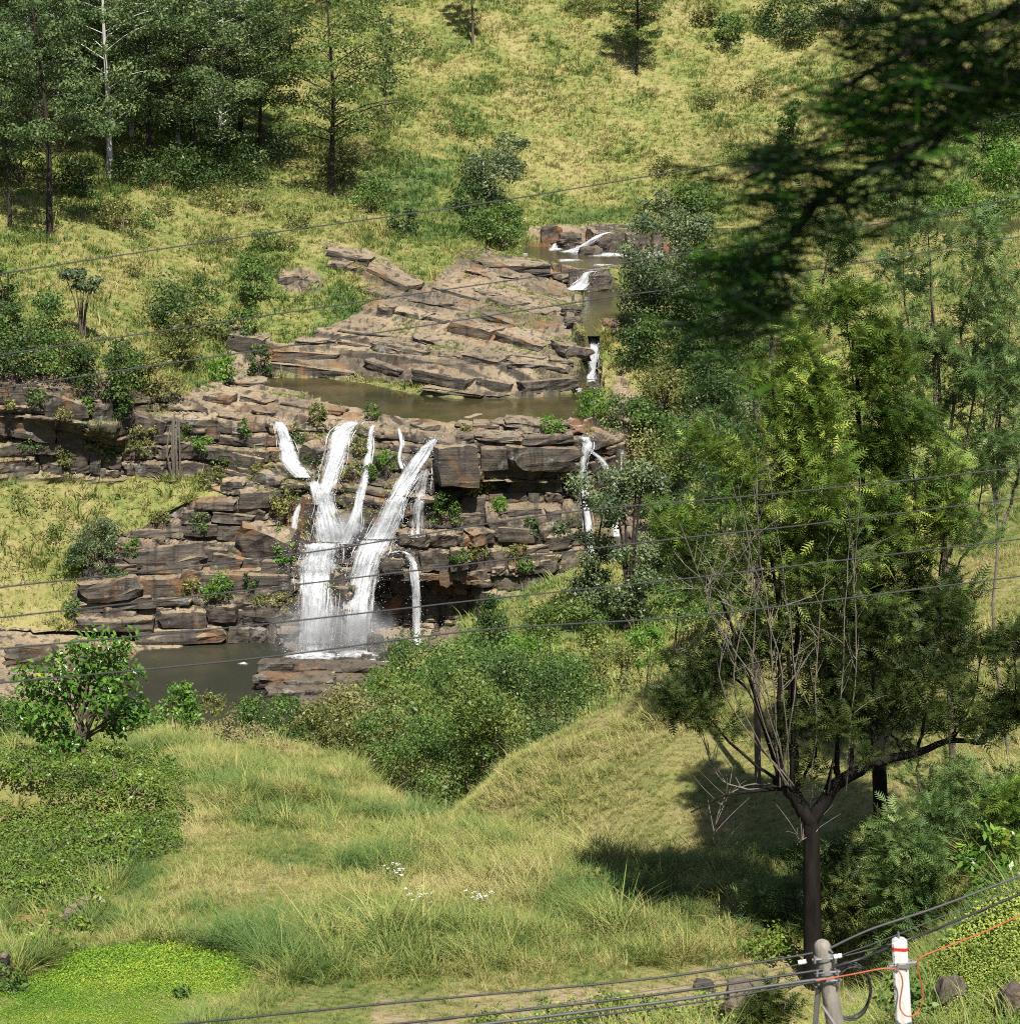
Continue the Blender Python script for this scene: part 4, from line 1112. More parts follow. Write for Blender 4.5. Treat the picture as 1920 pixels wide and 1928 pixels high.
for i, (u, Y, h) in enumerate([(-60, 440, 420), (-20, 470, 400), (30, 485, 380), (110, 478, 390), (150, 452, 360), (180, 500, 380), (250, 470, 360), (285, 452, 350), (310, 500, 350), (335, 470, 330), (420, 462, 330), (455, 480, 320), (490, 470, 300), (400, 505, 330), (240, 520, 340), (60, 525, 360), (130, 535, 330), (350, 535, 330), (440, 530, 320), (500, 540, 320), (-120, 500, 420), (290, 550, 300), (620, 560, 280), (-40, 445, 330), (-180, 460, 420), (470, 565, 280), (200, 560, 300)]):
    plant_tree(EUC[(i * 3 + 2) % 7], u, 300, h, tlab, FG, Y=Y, rz=i * 1.3, wsc=1.0 + 0.15 * (i % 3))
gt, g = forest_tree(131, 34, 25, 'feather')
FEA = (gt.mesh('trunk', M['bark_dark'], True), g.mesh('crown', M['feather']))
plant_tree(FEA, 626, 366, 400, 'lone feathery tree with a dark trunk standing right of the wood', None, rz=0.3, name='feathery_tree', wsc=1.0, H0=34)
gt, g = forest_tree(132, 34, 14, 'feather')
FEB = (gt.mesh('trunk', M['bark_dark'], True), g.mesh('crown', M['feather']))
plant_tree(FEB, 1198, 140, 230, 'slim sparse tree on the upper grass slope casting a long shadow', None, rz=0.9, name='feathery_tree', wsc=1.0, H0=34)
gt, g = forest_tree(133, 36, 11, 'euc')
EUS = (gt.mesh('trunk', M['bark_brown'], True), g.mesh('crown', M['euc']))
plant_tree(EUS, 888, 84, 260, 'thin bare-stemmed tree at the top of the grass slope', None, rz=0.2, name='slender_tree', wsc=0.7, H0=36)
plant_tree(EUS, 727, 250, 210, 'slender sapling tree beside the lone feathery tree', None, rz=2.2, name='slender_tree', wsc=0.45, H0=36)

SH = [  # name, u, v(foot), w, h, material, label, extra
    ('shrub', 357, 640, 140, 128, 'dark', 'large dark shrub on the grass spur left of the rock shelf', {}),
    ('shrub', 345, 700, 90, 110, 'olive', 'yellowish shrub in front of the large dark shrub', dict(kind='tall')),
    ('shrub', 478, 585, 60, 92, 'mid', 'upright green shrub above the bright grass patch', dict(kind='tall')),
    ('small_tree', 155, 640, 95, 135, 'grey', 'small flat-topped tree with thin stems above the left cliff', dict(kind='umbrella', cat='tree')),
    ('shrub', 75, 655, 110, 110, 'mid', 'green shrub at the cliff edge left of the flat-topped tree', {}),
    ('shrub', 10, 660, 70, 110, 'dark', 'dark shrub at the left picture edge above the cliff', {}),
    ('shrub', 8, 580, 50, 90, 'mid', 'shrub at the left edge on the grass slope', {}),
    ('shrub', 30, 715, 110, 90, 'dark', 'dark bush overhanging the left cliff at the picture edge', {}),
    ('shrub', 105, 715, 100, 90, 'mid', 'green bush on the brink of the left cliff below the flat-topped tree', {}),
    ('shrub', 150, 700, 80, 60, 'olive', 'olive bush on the brink of the left cliff', {}),
    ('shrub', 300, 745, 80, 70, 'olive', 'dry olive bush at the lower tip of the grass spur', {}),
    ('shrub', 245, 725, 80, 70, 'mid', 'green bush right of the shrub leaning over the left cliff', {}),
    ('shrub', -20, 700, 90, 110, 'mid', 'green bush cut by the left edge at the cliff top', {}),
    ('shrub', 195, 735, 110, 110, 'dark', 'dark shrub leaning over the left cliff', {}),
    ('shrub', 225, 800, 60, 90, 'mid', 'shrub hanging on the left cliff face', dict(kind='tall')),
    ('shrub', 425, 715, 60, 45, 'bright', 'light green bush by the left corner of the upper pool', {}),
    ('shrub', 487, 708, 46, 60, 'dark', 'dark bush between the rocks at the upper pool', {}),
    ('shrub', 455, 640, 60, 60, 'mid', 'shrub on the grey rock above the light green bush', {}),
    ('shrub', 255, 860, 60, 60, 'olive', 'olive shrub on the ledge under the left cliff', {}),
    ('shrub', 345, 830, 36, 40, 'mid', 'small shrub on the cliff beside the bare stems', {}),
    ('shrub', 180, 1066, 92, 92, 'grey', 'round grey-green bush left of the layered rocks', dict(leaf=0.7, dens=1.5)),
    ('shrub', 150, 1075, 40, 50, 'bright', 'small yellow-green shrub left under the round bush', {}),
    ('shrub', 528, 965, 66, 50, 'olive', 'mossy bush on the wet rock left of the broad fall', {}),
    ('shrub', 535, 1065, 40, 50, 'bright', 'small bright bush at the left side of the curtain fall', {}),
    ('shrub', 415, 1125, 60, 45, 'bright', 'bright plant tuft on the middle of the layered rocks', {}),
    ('shrub', 140, 1160, 36, 36, 'mid', 'small bush at the foot of the left grass slope', {}),
    ('shrub', 895, 940, 60, 80, 'olive', 'hanging olive shrub under the cap rock', dict(kind='tall')),
    ('shrub', 840, 985, 60, 60, 'mid', 'green shrub in the shade beside the falling veil', {}),
    ('shrub', 850, 1110, 40, 50, 'olive', 'mossy bush below the streaked rock', {}),
    ('shrub', 895, 1105, 30, 40, 'mid', 'small green plant on the streaked rock', {}),
    ('shrub', 985, 1085, 40, 36, 'mid', 'bush at the foot of the cliff beside the grey rubble', {}),
    ('shrub', 915, 385, 120, 110, 'grey', 'grey-green shrub beside the cable on the stream bank', dict(kind='tall')),
    ('shrub', 880, 405, 70, 60, 'dark', 'dark shrub left of the grey-green stream shrub', {}),
    ('shrub', 945, 470, 90, 90, 'mid', 'green bush overhanging the river basin', {}),
    ('shrub', 900, 455, 70, 55, 'mid', 'low green bush on the bank above the ledge rock', {}),
    ('shrub', 955, 330, 80, 70, 'grey', 'pale shrub on the slope above the river basin', dict(kind='tall')),
    ('shrub', 760, 440, 60, 50, 'dark', 'dark shrub above the dark rock slab', {}),
    ('shrub', 700, 400, 70, 60, 'mid', 'green bush at the foot of the lone feathery tree', {}),
    ('shrub', 645, 345, 66, 70, 'olive', 'olive bush against the trunk of the lone feathery tree', {}),
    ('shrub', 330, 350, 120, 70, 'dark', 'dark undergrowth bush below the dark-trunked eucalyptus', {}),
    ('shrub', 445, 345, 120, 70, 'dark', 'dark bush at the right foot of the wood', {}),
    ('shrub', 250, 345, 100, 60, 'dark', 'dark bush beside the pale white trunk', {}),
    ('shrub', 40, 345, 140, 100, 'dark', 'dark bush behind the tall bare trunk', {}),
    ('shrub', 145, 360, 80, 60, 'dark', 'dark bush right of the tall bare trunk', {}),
    ('shrub', 510, 300, 80, 60, 'grey', 'grey-green bush between the wood and the feathery tree', {}),
    ('shrub', 230, 440, 90, 60, 'olive', 'brownish scrub on the spur below the pale trunk', dict(dens=0.6)),
    ('shrub', 460, 400, 70, 50, 'olive', 'brownish scrub below the right end of the wood', dict(dens=0.6)),
    ('shrub', 1210, 40, 60, 60, 'olive', 'olive bush near the top beside the slim sparse tree', {}),
    ('shrub', 1370, 90, 60, 60, 'mid', 'green bush high on the grass slope', {}),
    ('shrub', 1475, 70, 110, 90, 'dark', 'large dark bush high on the slope left of the overhanging branch', {}),
    ('shrub', 1600, 55, 130, 90, 'grey', 'grey-green bush at the top behind the overhanging branch', {}),
    ('shrub', 1330, 50, 50, 40, 'olive', 'small scrub high on the slope', {}),
    ('shrub', 1240, 405, 70, 50, 'grey', 'grey-green bush on the far river bank', {}),
    ('shrub', 1320, 400, 90, 70, 'mid', 'green bush on the far river bank under the overhanging branch', {}),
    ('shrub', 1490, 290, 60, 90, 'mid', 'tall green bush on the slope behind the overhanging branch', dict(kind='tall')),
    ('shrub', 1850, 270, 130, 100, 'mid', 'green bush on the far right slope', {}),
    ('shrub', 1920, 240, 130, 110, 'grey', 'grey-green tree-like bush at the far right edge', {}),
    ('shrub', 1900, 350, 120, 70, 'bright', 'light green bush above the far river', {}),
    ('shrub', 1800, 400, 100, 50, 'bright', 'low light green bush on the far river bank', {}),
    ('shrub', 1880, 405, 100, 40, 'mid', 'low green bush beside the far river at the right edge', {}),
    ('shrub', 1700, 400, 120, 60, 'mid', 'low bush on the far river bank behind the branch', {}),
    ('river_tree', 1215, 640, 150, 220, 'grey', 'grey-green many-stemmed tree on the river bank', dict(kind='tall', cat='tree', stem='bark_dark')),
    ('river_tree', 1290, 560, 150, 170, 'grey', 'grey-green tree behind the many-stemmed river tree', dict(kind='tall', cat='tree', stem='bark_dark')),
    ('shrub', 1200, 690, 80, 80, 'dark', 'dark bush right of the short river fall', {}),
    ('shrub', 1250, 690, 120, 110, 'mid', 'green bush on the right bank slope above the pool', {}),
    ('shrub', 1330, 650, 140, 120, 'dark', 'dark bush on the right bank behind the frond trees', {}),
    ('shrub', 1125, 785, 70, 48, 'bright', 'light green bush at the right end of the upper pool', {}),
    ('shrub', 1175, 815, 90, 70, 'mid', 'green bush at the top of the forked fall', {}),
    ('shrub', 1250, 780, 120, 90, 'olive', 'olive scrub on the right bank slope', {}),
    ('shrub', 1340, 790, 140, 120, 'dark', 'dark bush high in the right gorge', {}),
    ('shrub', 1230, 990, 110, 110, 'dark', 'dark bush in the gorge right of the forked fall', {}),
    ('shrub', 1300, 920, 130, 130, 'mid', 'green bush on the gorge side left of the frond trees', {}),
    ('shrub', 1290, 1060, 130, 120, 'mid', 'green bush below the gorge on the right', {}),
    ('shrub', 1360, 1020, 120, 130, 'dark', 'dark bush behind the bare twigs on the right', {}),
    ('gum_tree', 1185, 1215, 150, 330, 'grey', 'grey-green gum tree in front of the forked fall, right one of two', dict(kind='tall', cat='tree', stem='bark_dark', Y=275)),
    ('gum_tree', 1110, 1180, 140, 290, 'grey', 'grey-green gum tree in front of the forked fall, left one of two', dict(kind='tall', cat='tree', stem='bark_dark', Y=278)),
    ('shrub', 1215, 1260, 80, 85, 'bright', 'small bright green tree at the edge of the right grass spur', dict(Y=230, cat='tree')),
    ('shrub', 1270, 1180, 130, 90, 'mid', 'green bush above the small bright tree', dict(Y=255)),
    ('conical_tree', 925, 1250, 120, 130, 'dark', 'dark conical tree on the right shore of the plunge pool', dict(kind='cone', cat='tree', Y=262)),
    ('shrub', 1060, 1380, 170, 240, 'autumn', 'leafy tree with yellowing leaves beside the right grass spur', dict(Y=165, cat='tree', kind='tall')),
    ('shrub', 826, 1575, 300, 320, 'autumn', 'large rounded tree with scattered orange leaves in the gully', dict(Y=115, cat='tree', leaf=1.0, dens=1.15)),
    ('shrub', 760, 1510, 190, 180, 'mid', 'green bush at the left foot of the rounded orange-flecked tree', dict(Y=106)),
    ('shrub', 905, 1490, 190, 220, 'autumn', 'yellow-flecked bush at the right foot of the rounded gully tree', dict(Y=112)),
    ('shrub', 1050, 1380, 160, 190, 'mid', 'green tree behind the yellowing tree beside the grass spur', dict(Y=150, cat='tree')),
    ('shrub', 870, 1400, 210, 170, 'mid', 'green tree standing behind the rounded gully tree', dict(Y=150, cat='tree')),
    ('shrub', 740, 1420, 170, 150, 'autumn', 'orange-flecked bush left behind the rounded gully tree', dict(Y=138)),
    ('shrub', 630, 1405, 130, 80, 'mid', 'green bush between the olive brown bush and the blossoming one', dict(Y=128)),
    ('shrub', 985, 1440, 190, 210, 'dark', 'dark tree in the gully right of the rounded orange-flecked tree', dict(Y=135, cat='tree')),
    ('shrub', 700, 1510, 195, 237, 'olive', 'olive bush left of the rounded orange-flecked tree', dict(Y=112)),
    ('shrub', 655, 1440, 138, 137, 'pinkish', 'bush with pale blossom in the gap above the grass crest', dict(Y=125)),
    ('shrub', 800, 1330, 180, 130, 'mid', 'green bush on the shore above the rounded gully tree', dict(Y=205)),
    ('shrub', 900, 1320, 160, 120, 'mid', 'green bush on the right shore below the dark conical tree', dict(Y=215)),
    ('shrub', 740, 1340, 120, 80, 'bright', 'light green bush at the near edge of the plunge pool', dict(Y=215)),
    ('shrub', 1150, 1310, 110, 90, 'olive', 'olive bush between the yellowing tree and the grass spur', dict(Y=180)),
    ('shrub', 1000, 1260, 110, 80, 'bright', 'light green bush in front of the grassy right bank', dict(Y=240)),
    ('shrub', 525, 1420, 149, 137, 'mid', 'spreading green bush on the crest near the pool', dict(Y=108)),
    ('shrub', 455, 1415, 103, 75, 'pinkish', 'straw-coloured flowering bush on the crest left of the spreading bush', dict(Y=104)),
    ('shrub', 590, 1425, 103, 100, 'olive', 'olive brown bush on the crest right of the spreading bush', dict(Y=105)),
    ('shrub', 340, 1420, 100, 125, 'bright', 'bright green sapling right of the broad-leaved tree', dict(Y=103, kind='tall', leaf=1.3, cat='tree')),
    ('shrub', 40, 1425, 130, 120, 'mid', 'green bush behind the broad-leaved tree at the left edge', dict(Y=108)),
    ('shrub', 255, 1420, 110, 80, 'mid', 'low green bush between the broad-leaved tree and the sapling', dict(Y=102, leaf=1.3)),
    ('shrub', -40, 1420, 130, 110, 'mid', 'green bush cut by the left picture edge on the crest', dict(Y=106)),
    ('shrub', 400, 1345, 60, 40, 'olive', 'low scrub at the near shore of the plunge pool', dict(Y=250)),
]
for name, u, v, w, h, mk, lab, ex in SH:
    shrub(name, u, v, w, h, mk, lab, **ex)

# ---- broad-leaved tree at the left
r = np.random.default_rng(77)
tb = onground(163, 1470, 84)
def at(u, v, dY=0.0): return P(u, v, tb[1] + dY) - tb
gt, g = Geo(), Geo()
tube(gt, curve_pts([at(163, 1490), at(162, 1440), at(155, 1405), at(150, 1390)], 8), np.linspace(0.17, 0.12, 8), 7)
tips = []
for (u, v, d) in [(60, 1300, 0.6), (95, 1250, -0.8), (140, 1215, 0.5), (180, 1200, -0.5), (215, 1230, 0.9), (245, 1270, -0.6), (255, 1330, 0.7), (90, 1340, -1.0), (200, 1310, -1.1), (150, 1290, 1.2), (45, 1265, 0.2), (120, 1400, -0.6), (270, 1345, -0.3), (60, 1370, 0.8), (235, 1205, 0.1), (110, 1300, 0.0), (180, 1250, 0.4), (225, 1365, 0.5), (30, 1330, -0.3)]:
    e = at(u, v, d)
    s = at(150 + 8 * r.normal(), 1400 - 12 * r.random())
    m = s + (e - s) * 0.55 + np.array([0, 0, 0.15])
    c = curve_pts([s, m, e], 7)
    tube(gt, c, np.linspace(0.06, 0.015, 7), 5, cap=False)
    tips.append(e); tips.append(c[5]); tips.append(c[4])
tips = np.array(tips)
n = 2900
k = r.integers(0, len(tips), n)
pos = tips[k] + norm(r.normal(size=(n, 3))) * (0.75 * r.random(n) ** 0.5)[:, None] * np.array([1, 1, 0.8])
lt = np.array([(-0.5, 0, 0), (-0.15, 0.30, 0.05), (0.2, 0.22, 0.04), (0.55, 0, -0.10), (0.2, -0.22, 0.04), (-0.15, -0.30, 0.05), (-0.1, 0, -0.03), (0.2, 0, -0.04)], float)
lf = np.array([(0, 6, 1), (1, 6, 7), (1, 7, 2), (2, 7, 3), (0, 5, 6), (5, 7, 6), (5, 4, 7), (4, 3, 7)])
dirs = norm(r.normal(size=(n, 3)) + np.array([0, 0, -0.5]) + 0.5 * norm(pos - pos.mean(0)))
scatter(g, lt, lf, pos, frames(dirs, r, 0.6), r.uniform(0.17, 0.30, n), np.where(r.random(n) > 0.975, 1.0, 0.2 + 0.6 * r.random(n)))
root = link('broadleaf_tree', gt.mesh('trunk', M['bark_brown'], True), None, tb, 'small broad-leaved tree with forked trunk standing among the tea bushes', 'tree')
link('crown', g.mesh('crown', M['broad']), root)

# ---- silver oaks: upright stems carrying fern-like fronds
fv, ff = [], []
NP = 6
for i in range(NP):
    x = 0.12 + 0.80 * i / (NP - 1)
    l = 0.34 * math.sin(math.pi * (0.18 + 0.72 * i / (NP - 1)))
    zc = -0.22 * x * x
    for sgn in (-1, 1):
        b = len(fv)
        fv += [(x - 0.055, 0, zc), (x + 0.055, 0, zc), (x + 0.16, sgn * l, zc + 0.06 - 0.10)]
        ff.append((b, b + 1, b + 2) if sgn > 0 else (b + 1, b, b + 2))
b = len(fv)
fv += [(0, -0.012, 0), (0, 0.012, 0), (1.02, 0, -0.23)]
ff.append((b, b + 1, b + 2))
FV, FF = np.array(fv, float), np.array(ff)


def oak(name, lab, Y, trunk, limbs, stems, matk, n_fr, fr_len=0.36, bare=(), base=None, cat='tree', group=None, twig='bark_shaded', clump=0.40, rt=0.28, lowv=None):
    """trunk, limbs: picture polylines; stems: (polyline, spread px, share of stem left bare)"""
    r = np.random.default_rng(int(trunk[0][0] + len(stems) * 31))
    b = onground(trunk[0][0], trunk[0][1], Y) if base is None else base
    pt = lambda u, v, d=0.0: P(u, v, Y + d) - b
    gt, g = Geo(), Geo()
    tp = curve_pts([np.array([pt(*trunk[0])[0], 0, -0.4])] + [pt(*q) for q in trunk], 14)
    tube(gt, tp, np.linspace(rt, rt * 0.66, 14), 9)
    for pl, r0, r1 in limbs:
        c = curve_pts([pt(*q) for q in pl], 12)
        c[2:-1] += r.normal(size=(9, 3)) * r0 * 0.18
        tube(gt, c, np.linspace(r0, r1, 12), 7)
    roots, wts, dirs0 = [], [], []
    for pl, spread, br in stems:
        d0 = r.normal() * 0.3
        c = curve_pts([pt(*q) for q in pl], 16)
        c += np.cumsum(r.normal(size=(16, 3)) * 0.035, 0)
        L = np.linalg.norm(np.diff(c, axis=0), axis=1).sum()
        tube(gt, c, np.linspace(0.035 + 0.004 * L, 0.010, 16), 5, cap=False)
        for q in range(int(L * 3.2)):
            t = r.random() * (1 - br) + br
            p = np.array([np.interp(t * 15, np.arange(16), c[:, k]) for k in range(3)])
            an = r.random() * 6.283
            ln = spread * Y / F_PX * r.uniform(0.3, 1.0) * (0.35 + 0.95 * math.sin(math.pi * min(1, 0.15 + 0.8 * t)))
            e = p + np.array([math.cos(an) * ln, math.sin(an) * ln, ln * r.uniform(0.25, 0.9)])
            m = (p + e) / 2 + np.array([0, 0, -0.05 * ln])
            cc = curve_pts([p, m, e], 5)
            tube(gt, cc, np.linspace(0.014, 0.006, 5), 4, cap=False)
            for w in (2, 3, 4):
                roots.append(cc[w]); wts.append(0.5 + (w == 4)); dirs0.append(norm(e - p))
        roots.append(c[-1]); wts.append(2); dirs0.append(np.array([0, 0, 1.0]))
    for pl in bare:                                            # leafless grey twigs
        pass
    roots, wts, dirs0 = np.array(roots), np.array(wts), np.array(dirs0)
    n_fr = int(n_fr * 1.7)
    k = r.choice(len(roots), n_fr, p=wts / wts.sum())
    pos = roots[k] + r.normal(size=(n_fr, 3)) * np.array([clump, clump, clump]) * 0.42
    d = norm(dirs0[k] * 0.6 + norm(r.normal(size=(n_fr, 3))) * 0.9 + np.array([0, 0, 0.15]))
    tint = np.clip(0.08 + 0.6 * r.random(n_fr) + 0.6 * (r.random(len(roots))[k] - 0.45), 0, 1)
    fsz = fr_len * r.uniform(0.65, 1.3, n_fr)
    low_shaded = ((pos + b)[:, 2] < P(960, lowv, Y)[2] + r.normal(size=n_fr) * 1.1) if lowv else np.zeros(n_fr, bool)  # low fronds: browner leaves, with the canopy's shade put into their colour
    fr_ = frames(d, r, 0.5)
    scatter(g, FV, FF, pos[~low_shaded], fr_[~low_shaded], fsz[~low_shaded], tint[~low_shaded])
    root = link(name, gt.mesh('trunk', M[twig], True), None, b, lab, cat, group)
    link('crown', g.mesh('crown', M[matk]), root)
    if low_shaded.any():
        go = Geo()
        scatter(go, FV, FF, pos[low_shaded], fr_[low_shaded], fsz[low_shaded], tint[low_shaded] * 0.85)
        o_ = link('lower_crown', go.mesh('lower_crown', M['frond_dark']), root); o_['label'] = 'brownish older leaves low in the crown, darkened for canopy shade'
    if bare:
        gb = Geo()
        for pl in bare:
            c = curve_pts([pt(*q) for q in pl], 14)
            c += np.cumsum(r.normal(size=(14, 3)) * 0.03, 0)
            tube(gb, c, np.linspace(0.024, 0.008, 14), 5, cap=False)
            for _ in range(11):
                t = r.uniform(0.25, 0.98) * 13
                p = np.array([np.interp(t, np.arange(14), c[:, q]) for q in range(3)])
                e = p + np.array([r.normal() * 0.45, r.normal() * 0.4, r.uniform(0.5, 1.1)])
                tube(gb, curve_pts([p, (p + e) / 2 + r.normal(size=3) * 0.06, e], 5), np.linspace(0.014, 0.006, 5), 4, cap=False)
        link('bare_twigs', gb.mesh('bare_twigs', M['twig'], True), root)
    return root
OG = 'silver oak trees on the right'
oak('silver_oak', 'dark forked silver oak beside the weathered pole, bare grey twigs on its left', 58,
    [(1532, 1990), (1530, 1800), (1528, 1640), (1527, 1535)],
    [([(1527, 1545), (1505, 1510), (1480, 1480), (1462, 1470)], 0.22, 0.14), ([(1527, 1545), (1560, 1500), (1610, 1455), (1650, 1435)], 0.20, 0.14), ([(1650, 1436), (1720, 1420), (1790, 1395), (1850, 1400)], 0.13, 0.05), ([(1480, 1485), (1420, 1490), (1360, 1500), (1300, 1530)], 0.06, 0.02), ([(1570, 1490), (1578, 1465), (1572, 1445)], 0.10, 0.07)],
    [([(1475, 1475), (1470, 1200), (1472, 900), (1440, 690)], 55, 0.25), ([(1640, 1440), (1600, 1400), (1560, 1330)], 60, 0.05), ([(1700, 1425), (1690, 1390), (1640, 1350)], 70, 0.05), ([(1780, 1400), (1800, 1370), (1880, 1340)], 70, 0.05), ([(1500, 1490), (1530, 1400), (1520, 1250)], 60, 0.1), ([(1850, 1400), (1900, 1330), (1915, 1200)], 70, 0.05), ([(1500, 1490), (1490, 1250), (1440, 950), (1330, 830)], 60, 0.30), ([(1490, 1480), (1500, 1150), (1500, 850), (1490, 640)], 60, 0.35),
     ([(1470, 1480), (1400, 1300), (1310, 1250), (1260, 1330)], 55, 0.35), ([(1465, 1470), (1380, 1420), (1310, 1330), (1265, 1345)], 45, 0.40), ([(1480, 1490), (1380, 1200), (1300, 1080), (1270, 1000)], 60, 0.40), ([(1580, 1480), (1570, 1250), (1560, 950), (1540, 730)], 60, 0.3),
     ([(1600, 1460), (1610, 1250), (1600, 1050), (1590, 900)], 70, 0.2), ([(1640, 1440), (1660, 1300), (1670, 1150)], 70, 0.15), ([(1720, 1420), (1740, 1280), (1760, 1120)], 70, 0.15), ([(1800, 1395), (1830, 1300), (1850, 1200)], 60, 0.15), ([(1840, 1400), (1900, 1360), (1940, 1300)], 60, 0.1), ([(1560, 1490), (1600, 1380), (1640, 1330)], 70, 0.2)],
    'frond', 7800, 0.38,
    bare=[[(1470 + 3 * k, 1478, -0.3), (1470 - 10 * k + 40 * math.sin(k * 2.1), 1300, -0.9 - 0.1 * (k % 3)), (1455 - 15 * k + 40 * math.sin(k * 1.7), 1130, -1.1), (1440 - 17 * k + 60 * math.sin(k * 2.9), 900 + 22 * k + 60 * math.sin(k * 5.0), -1.2)] for k in range(9)]
    + [[(1530 + 30 * k, 1500 - 6 * k, -0.2), (1545 + 32 * k, 1330, -0.7), (1550 + 34 * k + 20 * math.sin(k * 3.0), 1120, -0.9), (1560 + 32 * k, 930 + 40 * math.sin(k * 2.0), -1.0)] for k in range(3)]
    + [[(1480, 1485), (1380, 1480), (1345, 1440), (1330, 1380)], [(1480, 1485), (1420, 1480), (1360, 1520), (1330, 1600)], [(1540, 1560), (1520, 1575), (1505, 1590)]],
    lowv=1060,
    group=OG, rt=0.30)
oak('silver_oak', 'bushy yellow-green silver oak rising behind the forked one', 62.5,
    [(1668, 1880), (1662, 1650), (1655, 1450), (1640, 1150)], [([(1640, 1150), (1625, 900), (1605, 640)], 0.15, 0.03)],
    [([(1640, 1200), (1620, 850), (1600, 570)], 95, 0.1), ([(1645, 1200), (1680, 900), (1660, 650)], 80, 0.15), ([(1640, 1200), (1560, 950), (1560, 700)], 80, 0.15), ([(1650, 1300), (1730, 1050), (1720, 800)], 80, 0.15), ([(1650, 1350), (1540, 1150), (1530, 900)], 80, 0.2), ([(1655, 1400), (1780, 1150), (1800, 950)], 80, 0.2), ([(1650, 1350), (1690, 1150), (1640, 850)], 90, 0.2), ([(1650, 1400), (1600, 1250), (1580, 1050)], 90, 0.2), ([(1655, 1420), (1720, 1300), (1760, 1150)], 80, 0.2)],
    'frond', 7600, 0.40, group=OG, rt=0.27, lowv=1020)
oak('silver_oak', 'slim silver oak with open crown reaching up at the right', 66,
    [(1800, 1700), (1795, 1500), (1785, 1200), (1770, 900)], [([(1770, 900), (1760, 700), (1750, 480)], 0.09, 0.02)],
    [([(1775, 900), (1765, 650), (1750, 430)], 60, 0.1), ([(1775, 880), (1800, 650), (1840, 440)], 55, 0.3), ([(1775, 880), (1720, 700), (1710, 450)], 55, 0.3), ([(1780, 1000), (1830, 800), (1850, 600)], 60, 0.3), ([(1785, 1050), (1850, 850), (1900, 700)], 60, 0.3), ([(1790, 1100), (1850, 1000), (1880, 850)], 50, 0.3)],
    'frond_blue', 2000, 0.38, group=OG, rt=0.13, twig='bark_brown')
oak('silver_oak', 'thin pale-stemmed silver oak at the right picture edge', 68,
    [(1905, 1500), (1893, 1380), (1868, 1180), (1880, 1000), (1868, 900), (1885, 700)], [],
    [([(1875, 950), (1890, 750), (1915, 520)], 60, 0.1), ([(1875, 950), (1850, 800), (1840, 660)], 55, 0.25), ([(1878, 1000), (1920, 850), (1950, 700)], 60, 0.2)],
    'frond_blue', 900, 0.38, group=OG, rt=0.05, twig='twig')
oak('silver_oak', 'silver oak whose top shows under the overhanging branch', 72,
    [(1430, 1640), (1425, 1200), (1440, 800), (1470, 560)], [],
    [([(1440, 850), (1470, 600), (1500, 390)], 60, 0.2), ([(1440, 800), (1520, 600), (1560, 430)], 60, 0.3), ([(1440, 850), (1400, 700), (1390, 560)], 55, 0.3), ([(1435, 950), (1500, 780), (1530, 600)], 60, 0.3), ([(1430, 1050), (1370, 880), (1350, 780)], 55, 0.3)],
    'frond_blue', 1500, 0.40, group=OG, rt=0.12, twig='bark_brown')
# leafy shrubs under them
for i, (u, v, w, h, Y, mk, n, lab) in enumerate([
    (1465, 1890, 130, 230, 61, 'frond_blue', 420, 'ferny shrub at the foot of the forked silver oak'), (1600, 1900, 170, 330, 60, 'frond_dark', 640, 'dark ferny shrub between the two silver oak trunks'), (1720, 1860, 210, 340, 56, 'frond_blue', 900, 'pale ferny shrub behind the white pole'), (1830, 1780, 220, 330, 58, 'frond_blue', 950, 'large pale ferny shrub on the right bank'),
    (1920, 1760, 170, 270, 56, 'frond', 520, 'ferny shrub cut by the right picture edge'), (1760, 1640, 160, 200, 64, 'frond_blue', 480, 'ferny shrub high on the right bank'), (1590, 1990, 130, 190, 61, 'frond_dark', 380, 'dark ferny shrub behind the weathered pole'), (1440, 1990, 100, 110, 52, 'frond_dark', 260, 'low ferny shrub left of the weathered pole'), (1870, 1640, 150, 150, 62, 'frond', 380, 'ferny shrub below the dark stone on the bank')]):
    st = []
    rr = np.random.default_rng(500 + i)
    for q in range(7):
        x = rr.normal() * w * 0.22
        st.append(([(u + x * 0.2, v), (u + x * 0.7, v - h * 0.4), (u + x * 1.3, v - h * rr.uniform(0.65, 1.0))], w * 0.28, 0.12))
    oak('fern_leaved_shrub', lab, Y, [(u, v), (u, v - h * 0.12), (u, v - h * 0.25)], [], st, mk, int(n * 1.9), 0.36, cat='shrub', group='ferny shrubs under the silver oaks', rt=0.05, twig='bark_brown')
for u, v, w, h, Y, mk, lab in [(1870, 1700, 130, 150, 54, 'broad', 'broad-leaved creeper mound on the right bank'), (1915, 1640, 90, 150, 58, 'broad', 'creeper-covered bush at the right picture edge'), (1700, 1950, 120, 110, 46, 'mid', 'green bush at the foot of the white pole')]:
    shrub('creeper_bush', u, v, w, h, mk, lab, Y=Y, leaf=2.6)

